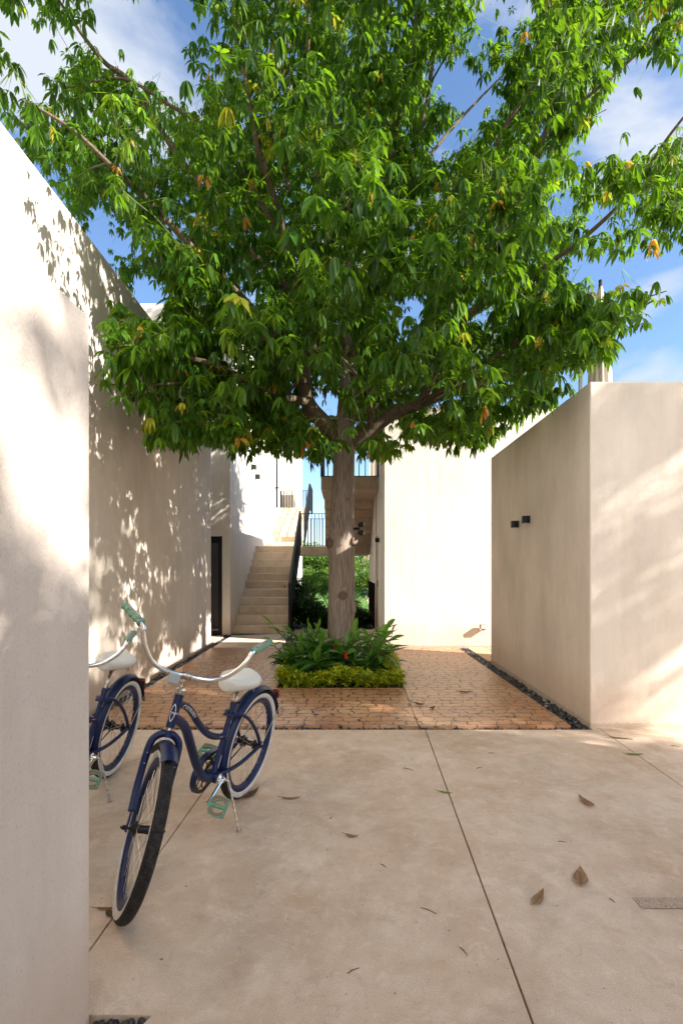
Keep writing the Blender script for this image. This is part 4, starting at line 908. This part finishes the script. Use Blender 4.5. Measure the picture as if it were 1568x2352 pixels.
for cl_ in ([(680, 870), (735, 880), (792, 960), (800, 1010), (745, 1012), (680, 945)], [(800, 975), (880, 915), (955, 900), (955, 950), (880, 1000), (810, 1035)], [(772, 790), (822, 790), (822, 900), (772, 900)]):
    k_ &= ~(inpoly(x_, y_+10, cl_) & (Cn[:, 1] < 6.95) & (rng.random(len(x_)) < .93)); k_ &= ~(inpoly(x_, y_+30, cl_) & (Cn[:, 1] < 6.95) & (rng.random(len(x_)) < .8))
ln = np.array([tuple(p) for p, r in zip(nodes, rads) if r > .012])[::2]; lx, ly = project(ln); hit = np.zeros(len(Cn), bool)
for a_, b_, c_y in zip(lx, ly, ln[:, 1]): hit |= (np.abs(x_-a_) < 17) & (y_-b_ < 10) & (y_-b_ > -30) & (Cn[:, 1] < c_y-.03)
k_ &= ~(hit & (rng.random(len(hit)) < .5)); Cn = Cn[k_]; base = base[k_]
pick = rng.permutation(len(Cn))[:NC]; Cn = Cn[pick]; base = base[pick]
tint = np.clip(rng.beta(1.8, 2.4, len(Cn))*.66+.05+.13*np.sin(Cn[:, 0]*2.3+np.sin(Cn[:, 1]*1.7)*2)*np.sin(Cn[:, 2]*2.1+Cn[:, 1])+.05*(Cn[:, 2]-5)/2, .02, .84); yo = rng.random(len(Cn)); tint[yo > .982] = rng.uniform(.86, .96, (yo > .982).sum()); tint[yo > .994] = 1.0
# bunches of young yellow and orange foliage
for c, rad_, val in ((Q(600, 150, 4.9), .10, 1.0), (Q(1470, 20, 4.75), .16, .99), (Q(640, 330, 5.1), .28, .90), (Q(590, 250, 5.0), .2, .9), (Q(850, 250, 5.2), .12, .96), (Q(470, 520, 5.0), .2, .93), (Q(1330, 290, 4.9), .15, .92), (Q(10, 110, 4.0), .12, .95), (Q(400, 560, 4.9), .15, .93)):
    d_ = np.linalg.norm(Cn-np.array(c), axis=1); tint[d_ < rad_] = val
csz = rng.uniform(.058, .104, len(Cn))*np.where(Cn[:, 2] < 4.6, 1.15, 1.0)*np.where((Cn[:, 2] < 4.3) & (Cn[:, 1] < 5.2), 1.18, 1.0)
bat = palmate(Cn, csz, tint=tint, nl=(5, 8), tilt=(-1.3, -.25), droop=(.2, .75), wid=.38)
Dp = Cn-base; Lp = np.linalg.norm(Dp, axis=1); pet = leaf_arrays(base, Dp/(Lp[:, None]+1e-6), Lp, np.full(len(Cn), .004), np.zeros(len(Cn)), np.full(len(Cn), .75), fold=.3)
leaf_mesh('crown', [bat, pet], M_LEAF, tree)

# the tree outside the frame whose shadow falls on the near walls
t2 = thing('courtyard_tree', 'leafy tree beyond the right edge casting soft shadow on the near walls', 'tree', (11.5, -2.2, -.1))
m = rel(t2); b0 = Vector((11.5, -2.2, -.1)); m.tube([b0, b0+Vector((.05, .1, 2)), b0+Vector((.0, .2, 5)), b0+Vector((.1, .2, 9))], [.24, .19, .14, .03], 14); m.build('trunk', M_BARK, t2, True)
nd = [b0+Vector((.0, .15, z)) for z in np.arange(3, 9, .3)]; tg2 = unit(rng.normal(0, 1, (190, 3)))*(rng.random((190, 1))**.5)*[2.6, 4.8, 3.1]+[11.3, -1.9, 8.5]
tw2, f2_ = grow(nd, [.1]*len(nd), tg2, None, 5); m = rel(t2)
for P, r in tw2: m.tube(P, r*1.2, 5, cap=False)
m.build('branch', M_TWIG, t2, True)
rng = np.random.default_rng(5); NK = 500; cl = unit(rng.normal(0, 1, (NK, 3)))*(rng.random((NK, 1))**.42)*[2.6, 4.8, 3.4]+[11.3, -1.9, 8.8]; cl = np.concatenate([cl, np.stack([rng.uniform(9.5, 12, 105), rng.uniform(-.4, 2.6, 105), rng.uniform(5.6, 8.4, 105)], 1)]); c2 = np.repeat(cl, 9, 0)+rng.normal(0, .12, (len(cl)*9, 3)); leaf_mesh('crown', [palmate(c2, .16)], M_LEAF, t2)

# ---------------------------------------------------------------- planting round the trunk
def shrub_leaves(cs, size, n_each, spread, w=.42, up=.5, lo=.2, hi=1.0):
    idx = np.repeat(np.arange(len(cs)), n_each); n = len(idx); az = rng.uniform(0, 6.28, n); el = rng.uniform(-.2, 1.1, n)*up*2
    D = np.stack([np.cos(az)*np.cos(el), np.sin(az)*np.cos(el), np.sin(el)], 1); P = cs[idx]+rng.normal(0, spread, (n, 3)); Ls = size*rng.uniform(.6, 1.2, n)
    t = np.clip(rng.uniform(lo, hi, len(cs))[idx]+rng.normal(0, .12, n), 0, 1); return leaf_arrays(P, D, Ls, Ls*w, rng.uniform(.0, .3, n), t)
n = 330; ys = rng.uniform(-5, 2.4, n); hs = .30+.22*np.sin(ys*3.1)+.15*np.sin(ys*7.7+1)
cs = np.stack([rng.uniform(5.1, 5.5, n), ys, 5.0+np.maximum(hs, .06)*rng.random(n)**.5], 1); leaf_mesh('foliage', [shrub_leaves(cs, .11, 8, .05)], M_BUSH, rh)
m = rel(rh); m.box(5.05, 5.6, -5.2, 2.5, 5.001, 5.06); m.build('soil_bed', M_SOIL, rh)
def hedge(label, x0, x1, y0, y1, h, n):
    o = thing('golden_hedge', label, 'hedge', ((x0+x1)/2, (y0+y1)/2, -.03)); X = rng.uniform(x0, x1, n); Y = rng.uniform(y0, y1, n)
    bumpy = h*(.74+.20*np.sin(X*8+1.3)+.18*np.sin(X*23+Y*17)+.1*np.sin(Y*13)+rng.normal(0, .05, n)); Z = bumpy*np.maximum(rng.random(n)**.45, .08)
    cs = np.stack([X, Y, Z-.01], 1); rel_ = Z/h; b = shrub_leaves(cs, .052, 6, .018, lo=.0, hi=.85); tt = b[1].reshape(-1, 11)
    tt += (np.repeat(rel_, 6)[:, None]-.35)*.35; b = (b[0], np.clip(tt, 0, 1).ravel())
    leaf_mesh('foliage', [b], M_GOLD, o); 
    for k in range(max(6, n//45)):
        x, y = rng.uniform(x0, x1), rng.uniform(y0, y1); rel(o).tube([(x, y, -.03), (x+rng.normal(0, .02), y, h*.4), (x+rng.normal(0, .04), y+rng.normal(0, .03), h*.8)], [.004, .003, .002], 5).build('stem', M_TWIG, o)
hedge('low golden hedge along the front of the planting pit', -.765, .735, 5.885, 6.16, .215, 1000)
hedge('low golden hedge down the right side of the planting pit', .50, .72, 6.17, 7.5, .31, 560)
hedge('low golden hedge down the left side of the planting pit', -.75, -.58, 6.17, 7.3, .20, 300)
def ginger(label, x, y, h, n, lean=(0, 0), flower=0, L_=.34):
    o = thing('ginger_plant', label, 'plant', (x, y, -.03)); P = []; D = []; Ls = []; Tn = []; m = rel(o); tips = []
    for k in range(n):
        a = rng.uniform(0, 6.28); hh = h*rng.uniform(.6, 1.05); r = rng.uniform(.05, .30)*hh/.5; bx, by = x+rng.normal(0, .05), y+rng.normal(0, .05)
        tx, ty = bx+math.cos(a)*r+lean[0]*hh, by+math.sin(a)*r*.8+lean[1]*hh
        pts = smooth_path([(bx, by, -.03), (bx+(tx-bx)*.35, by+(ty-by)*.35, hh*.5), (tx, ty, hh)], 5); m = rel(o); m.tube(pts, [.006]*(len(pts)-1)+[.003], 5); m.build('stem', M_TWIG, o, True); tips.append(pts[-1])
        for j in range(2, len(pts)):
            t = pts[j]; ph = a+1.57+rng.normal(0, .3); s_ = 1 if j % 2 else -1
            dd = Vector((math.cos(ph)*s_*.9+(tx-bx)*.8, math.sin(ph)*s_*.9+(ty-by)*.8, rng.uniform(.25, .75))).normalized(); P.append(t); D.append(dd); Ls.append(L_*rng.uniform(.6, 1.1)); Tn.append(rng.uniform(.15, .8))
        P.append(pts[-1]); D.append((pts[-1]-pts[-3]).normalized()); Ls.append(L_*.9); Tn.append(rng.uniform(.5, 1))
    P = np.array([tuple(p) for p in P]); D = unit(np.array([tuple(p) for p in D])+rng.normal(0, .1, (len(P), 3))); Ls = np.array(Ls)
    leaf_mesh('foliage', [leaf_arrays(P, D, Ls, Ls*.25, rng.uniform(.15, .6, len(P)), np.clip(np.array(Tn)+.12, 0, 1))], M_GING, o)
    for q in range(flower):
        t = tips[q]+Vector((0, -.04, .0)); m = rel(o)
        for k in range(8):
            m.ball(t+Vector((.012*math.cos(k*2.4), .012*math.sin(k*2.4), .011*k-.03)), .015-.0007*k, 5, sc=(.9, .9, 1.3))
        m.build('flower', M_RED, o, True)
for a_ in (('ginger plant spilling over the left end of the pit, lowest leaves outward', -.52, 6.45, .42, 9, (-.35, -.1), 0),
           ('ginger plant at the left rear of the pit, tall upright stems', -.48, 6.95, .56, 10, (-.2, 0), 0),
           ('ginger plant left of the trunk with a dark red flower', -.22, 6.52, .55, 9, (-.05, 0), 1),
           ('ginger plant right before the trunk with a bright red flower at its top', .02, 6.48, .54, 9, (0, -.05), 1),
           ('ginger plant right of the trunk with a small red flower low among its leaves', .30, 6.40, .38, 8, (.1, -.15), 1),
           ('ginger plant leaning out to the right over the hedge, long arching leaves', .46, 6.80, .56, 6, (.26, 0), 0),
           ('ginger plant at the rear right, behind the trunk', .36, 7.2, .52, 7, (.1, .1), 0),
           ('ginger plant at the centre left front of the pit', -.38, 6.30, .34, 8, (-.1, -.2), 0)): ginger(*a_)

# ---------------------------------------------------------------- garden seen through the passage
def lawnm():
    m = mat('lawn', (.08, .16, .03), .9); q = N(m); q.col(q.ramp(q.noise(q.pos(), 5, 6, .7), [(.35, (.05, .12, .02)), (.6, (.10, .20, .035)), (.75, (.16, .22, .06))])); q.bump(q.noise(q.pos(), 60, 4), .8, .03); return m
struct(MB().box(-40, 40, 13.2, 90, -.2, -.06).build('lawn', lawnm()))
n = 26000; y = 13.2+rng.random(n)**1.6*20; x = (rng.uniform(-1.35, 1.45, n))*y/13; P = np.stack([x, y, np.full(n, -.06)], 1); D = unit(np.stack([rng.normal(0, .3, n), rng.normal(0, .3, n), np.ones(n)], 1))
g_ = leaf_mesh('grass', [leaf_arrays(P, D, rng.uniform(.04, .09, n), np.full(n, .010), np.full(n, .3), rng.random(n))], M_GRASS); tag(g_, 'sunlit lawn beyond the passage', 'grass', kind='stuff')
struct(MB().box(-2.3, .756, 11.42, 13.2, -.2, -.04).build('soil', M_SOIL))
for k in range(15):
    ya = 17.4+k*1.25; xa = 1.02+.022*(ya-17)
    struct(MB().box(xa, xa+.62, ya, ya+1.05, -.1, -.035).build('path', M_STEP, bevel=.01))
def bush(label, c, rx, ry, h, n, m_=M_BUSH, size=.07, name='garden_bush', cat='bush', tl=(0, 1)):
    o = thing(name, label, cat, (c[0], c[1], -.06)); P = unit(rng.normal(0, 1, (n, 3)))*(rng.random((n, 1))**.35); P = P*[rx, ry, h*.5]+[c[0], c[1], h*.52]
    P += .18*np.sin(P[:, [1, 2, 0]]*5.1)*min(1, rx); P = P[P[:, 2] > -.02]; leaf_mesh('foliage', [shrub_leaves(P, size, 7, size*.6, w=.5, lo=tl[0], hi=tl[1])], m_, o)
    for k in range(6): a = k*1.05; rel(o).tube([(c[0]+.05*math.cos(a), c[1], -.06), (c[0]+rx*.4*math.cos(a), c[1]+ry*.4*math.sin(a), h*.7)], [.02, .008], 6).build('stem', M_TWIG, o)
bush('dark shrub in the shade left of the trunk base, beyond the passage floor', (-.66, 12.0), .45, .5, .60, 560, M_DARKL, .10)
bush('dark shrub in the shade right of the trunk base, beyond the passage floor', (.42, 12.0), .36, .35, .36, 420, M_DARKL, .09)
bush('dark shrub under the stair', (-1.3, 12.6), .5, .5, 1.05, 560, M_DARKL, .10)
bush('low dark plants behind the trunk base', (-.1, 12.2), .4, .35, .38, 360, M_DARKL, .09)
bush('bright overgrown bush at the far end of the lawn, on the left', (-4.2, 36), 3.2, 2, 3.3, 1500, M_BUSH, .24, tl=(.3, 1))
bush('bright bush at the far end of the lawn, just left of the trunk', (-1.1, 35), 2.2, 1.6, 2.6, 1300, M_BUSH, .22, tl=(.2, 1))
bush('bush at the far end of the lawn hidden by the trunk', (1.0, 38), 2, 1.5, 2.6, 700, M_BUSH, .22, tl=(.1, .9))
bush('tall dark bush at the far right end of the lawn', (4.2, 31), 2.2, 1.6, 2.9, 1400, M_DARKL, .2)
bush('yellowish low scrub at the edge of the lawn, on the left', (-2.6, 31), 2.6, 1.0, 1.15, 1100, M_BUSH, .17, tl=(.6, 1))
bush('yellowish low scrub at the edge of the lawn, on the right', (1.6, 30.5), 1.6, .8, .9, 700, M_BUSH, .16, tl=(.6, 1))
def palm(label, x, y, h, n, L_):
    o = thing('young_palm', label, 'palm', (x, y, -.05)); P = []; D = []; Ls = []; m = rel(o); st_ = rel(o); st_.tube([(x, y, -.05), (x, y, .25)], [.05, .035], 10); st_.build('trunk', M_BARK, o, True)
    for k in range(n):
        a = 6.283*k/n+rng.normal(0, .2); l = L_*rng.uniform(.8, 1.1); e = rng.uniform(.55, 1.2); pts = smooth_path([(x, y, .2), (x+math.cos(a)*l*.35, y+math.sin(a)*l*.35, .2+h*e*.75), (x+math.cos(a)*l*.75, y+math.sin(a)*l*.75, .2+h*e), (x+math.cos(a)*l, y+math.sin(a)*l, .2+h*e*.78)], 8); m.tube(pts, [.007]*(len(pts)-1)+[.002], 5)
        for j in range(5, len(pts)-1):
            t = (pts[j+1]-pts[j]).normalized(); sd = t.cross(Vector((0, 0, 1))).normalized()
            for s_ in (-1, 1): P.append(pts[j]); D.append((sd*s_+t*.6+Vector((0, 0, -.15))).normalized()); Ls.append(.30*math.sin(3.1*(j-3)/(len(pts)-3))+.06)
    m.build('stalk', M_TWIG, o, True); P = np.array([tuple(p) for p in P]); D = np.array([tuple(p) for p in D]); Ls = np.array(Ls)
    leaf_mesh('frond', [leaf_arrays(P, D, Ls, Ls*.11, rng.uniform(.2, .5, len(P)), rng.uniform(.2, 1, len(P)))], M_GING, o)
palm('young palm in deep shade beside the stair railing', -.95, 13.6, .95, 12, .95)
palm('young palm in the shade left of the trunk, lower fronds', -.35, 14.4, .6, 10, .75)
palm('young palm behind the trunk whose fronds show at its right', .35, 14.6, .55, 10, .7)
o = thing('sapling', 'thin young tree tied to a pale stake on the lawn right of the trunk', 'tree', (1.75, 29, -.06)); m = rel(o); m.tube([(1.75, 29, -.06), (1.7, 29, 1.2), (1.55, 29, 2.6)], [.035, .03, .02], 8); m.build('trunk', mat('pale_stake', (.5, .45, .38), .8), o, True)
c = unit(rng.normal(0, 1, (90, 3)))*[.5, .5, .5]+[1.5, 29, 2.9]; leaf_mesh('crown', [shrub_leaves(c, .14, 6, .1)], M_BUSH, o)
o = thing('white_post', 'white post standing among the bushes at the far end of the lawn', 'post', (-3.05, 33.2, -.06)); m = MB(); m.tube([(0, 0, 0), (-.12, 0, 1.6)], .10, 10); m.build('shaft', mat('white_post', (.75, .72, .66), .8), o, 'auto'); m = MB(); m.lathe([(.13, 0), (.13, .05)], (-.12, 0, 1.6), (0, 0, 1), 10); m.build('cap', M_GREYM, o)
o = thing('far_building', 'distant white building with a red scaffold seen beyond the garden', 'building', (4, 62, 0)); m = rel(o); m.box(1.0, 16, 62, 70, -.2, 4.8); m.build('wall', M_WHITE, o)
m = rel(o); 
for x in (2.2, 3.0, 3.8): m.box(x, x+.12, 61.7, 61.8, 0, 5.6)
for z in (3.4, 4.3, 5.2): m.box(2.2, 3.92, 61.64, 61.69, z, z+.14)
m.build('scaffold', mat('red_paint', (.5, .09, .04), .6), o)
m = rel(o)
for x in (5.2, 8.2): m.box(x, x+1.2, 61.93, 61.995, 2.6, 3.9)
m.build('window', M_GLASS, o)
# ---------------------------------------------------------------- fallen leaves and twigs
def fallen(label, px, py, L_, wd, ang, m_, curl=.5, up=.02, z=0.0):
    p = at(px, py, z); o = thing('fallen_leaf', label, 'leaf', (p.x, p.y, z+.002)); n = 12; mb = MB(); v = []; f = []; up *= .6; curl *= .55
    for i in range(n+1):
        t = i/n; w = wd*.5*math.sin(math.pi*min(1, t*1.0)**.75)**.9 if 0 < t < 1 else .0006; x = (t-.5)*L_; zc = up*(2*t-1)**2+.001
        for s_ in (-1, -.5, 0, .5, 1): v.append((x, w*s_, zc+abs(s_)**1.5*w*curl))
    for i in range(n):
        for j in range(4): f.append((i*5+j, (i+1)*5+j, (i+1)*5+j+1, i*5+j+1))
    mb.add(v, f); b = mb.build('blade', m_, o, True); sm = b.modifiers.new('thick', 'SOLIDIFY'); sm.thickness = .0009
    mb = MB(); mb.tube([(-L_*.5-.02, .002, up+.004), (-L_*.5, 0, up), (-L_*.2, 0, up*.2+.002), (L_*.3, 0, up*.3+.0015), (L_*.48, 0, up)], [.0012, .0011, .0009, .0007, .0003], 5); mb.build('midrib', M_TWIG, o)
    o.rotation_euler = (0, 0, R_(ang))
for a_ in (('broad brown curled leaf, larger of the two at the lower right of the floor', 1333, 2020, .15, .060, 66, M_DEAD, .7, .03),
           ('greyish brown curled leaf left of the larger one at the lower right', 1236, 2068, .13, .040, 50, M_DEAD, .7, .028),
           ('small upright brown leaf in the middle right of the floor', 1345, 1846, .15, .048, 98, M_DEAD, .9, .035),
           ('long thin brown leaf lying at the corner of the right wall', 1425, 1697, .21, .028, -14, M_DEAD, .4, .02),
           ('fresh yellow green leaf on the right hand floor joint', 1457, 1734, .135, .036, -4, M_DGRN, .4, .012),
           ('small green leaf on the middle floor joint', 1023, 1822, .085, .022, -18, M_DGRN, .4, .01),
           ('small brown leaf near the middle of the concrete floor', 808, 1923, .075, .024, -12, M_DEAD, .5, .02),
           ('slender olive brown leaf right of the front bicycle rear wheel', 668, 1836, .125, .026, 3, M_DEAD, .4, .022),
           ('crumpled dark leaf under the rear wheel of the front bicycle', 577, 1828, .15, .05, 62, M_DDRK, 1.0, .04),
           ('long brown leaf behind the front wheel at the near wall, upper one', 246, 2090, .09, .018, 4, M_DEAD, .5, .012),
           ('crumpled dark leaf against the front tyre, lower one', 252, 2104, .05, .026, -40, M_DDRK, .9, .018)): fallen(*a_)
for a_ in (('long dark leaf on the right part of the stamped paving', 1068, 1591, .17, .045, -6, M_DDRK, .6, .03, .008), ('crumpled dark leaf on the paving right of its saw cut, upper one', 963, 1620, .12, .05, -22, M_DDRK, .9, .035, .008),
           ('small crumpled dark leaf on the paving, right of the larger crumpled one', 993, 1628, .08, .045, 50, M_DDRK, .9, .03, .008), ('pale brown leaf lying in the pebble groove left of the saw cut', 870, 1668, .14, .04, -8, M_DEAD, .5, .02, -.01),
           ('small tan leaf standing in the pebble groove', 916, 1664, .06, .03, 70, M_DEAD, .8, .03, -.01), ('orange dry leaf in the pebble groove behind the bicycles', 425, 1664, .10, .04, 5, M_DEAD, .5, .02, -.01), ('yellow leaf in the pebble groove at the right end', 1300, 1664, .11, .025, -25, M_DGRN, .5, .02, -.01)): fallen(*a_)
for px, py, L_, a, w_ in [(937, 1768, .075, -35, 'left of the middle joint, upper part'), (984, 2094, .07, -32, 'left of the middle joint, longest one low down'), (1064, 2187, .045, -65, 'just left of the middle joint near the bottom'), (811, 2232, .05, 30, 'near the bottom, farthest left'),
    (1128, 1731, .05, 0, 'right of the middle joint, near the paving'), (1450, 1700, .03, 0, 'by the foot of the right wall'), (1550, 1715, .06, -20, 'near the right frame edge'), (760, 1880, .03, 60, 'beside the small brown leaf in the middle'), (1290, 1935, .04, -8, 'between the curled leaves on the right'),
    (1405, 2070, .03, -70, 'beside the rough inlaid strip'), (1100, 1765, .05, 25, 'tiny, right beside the middle joint'), (880, 1990, .035, -50, 'alone in the centre of the floor')]:
    p = at(px, py); m = MB(); m.tube([(-L_/2, 0, .002), (-L_*.1, L_*.06, .003), (L_/2, 0, .002)], [.0014, .0018, .0010], 5); o = m.build('twig', M_DDRK, None, True); o.location = (p.x, p.y, .0005); o.rotation_euler = (0, 0, R_(a)); tag(o, 'thin dry twig '+w_, 'twig', 'dry twigs scattered on the concrete floor')
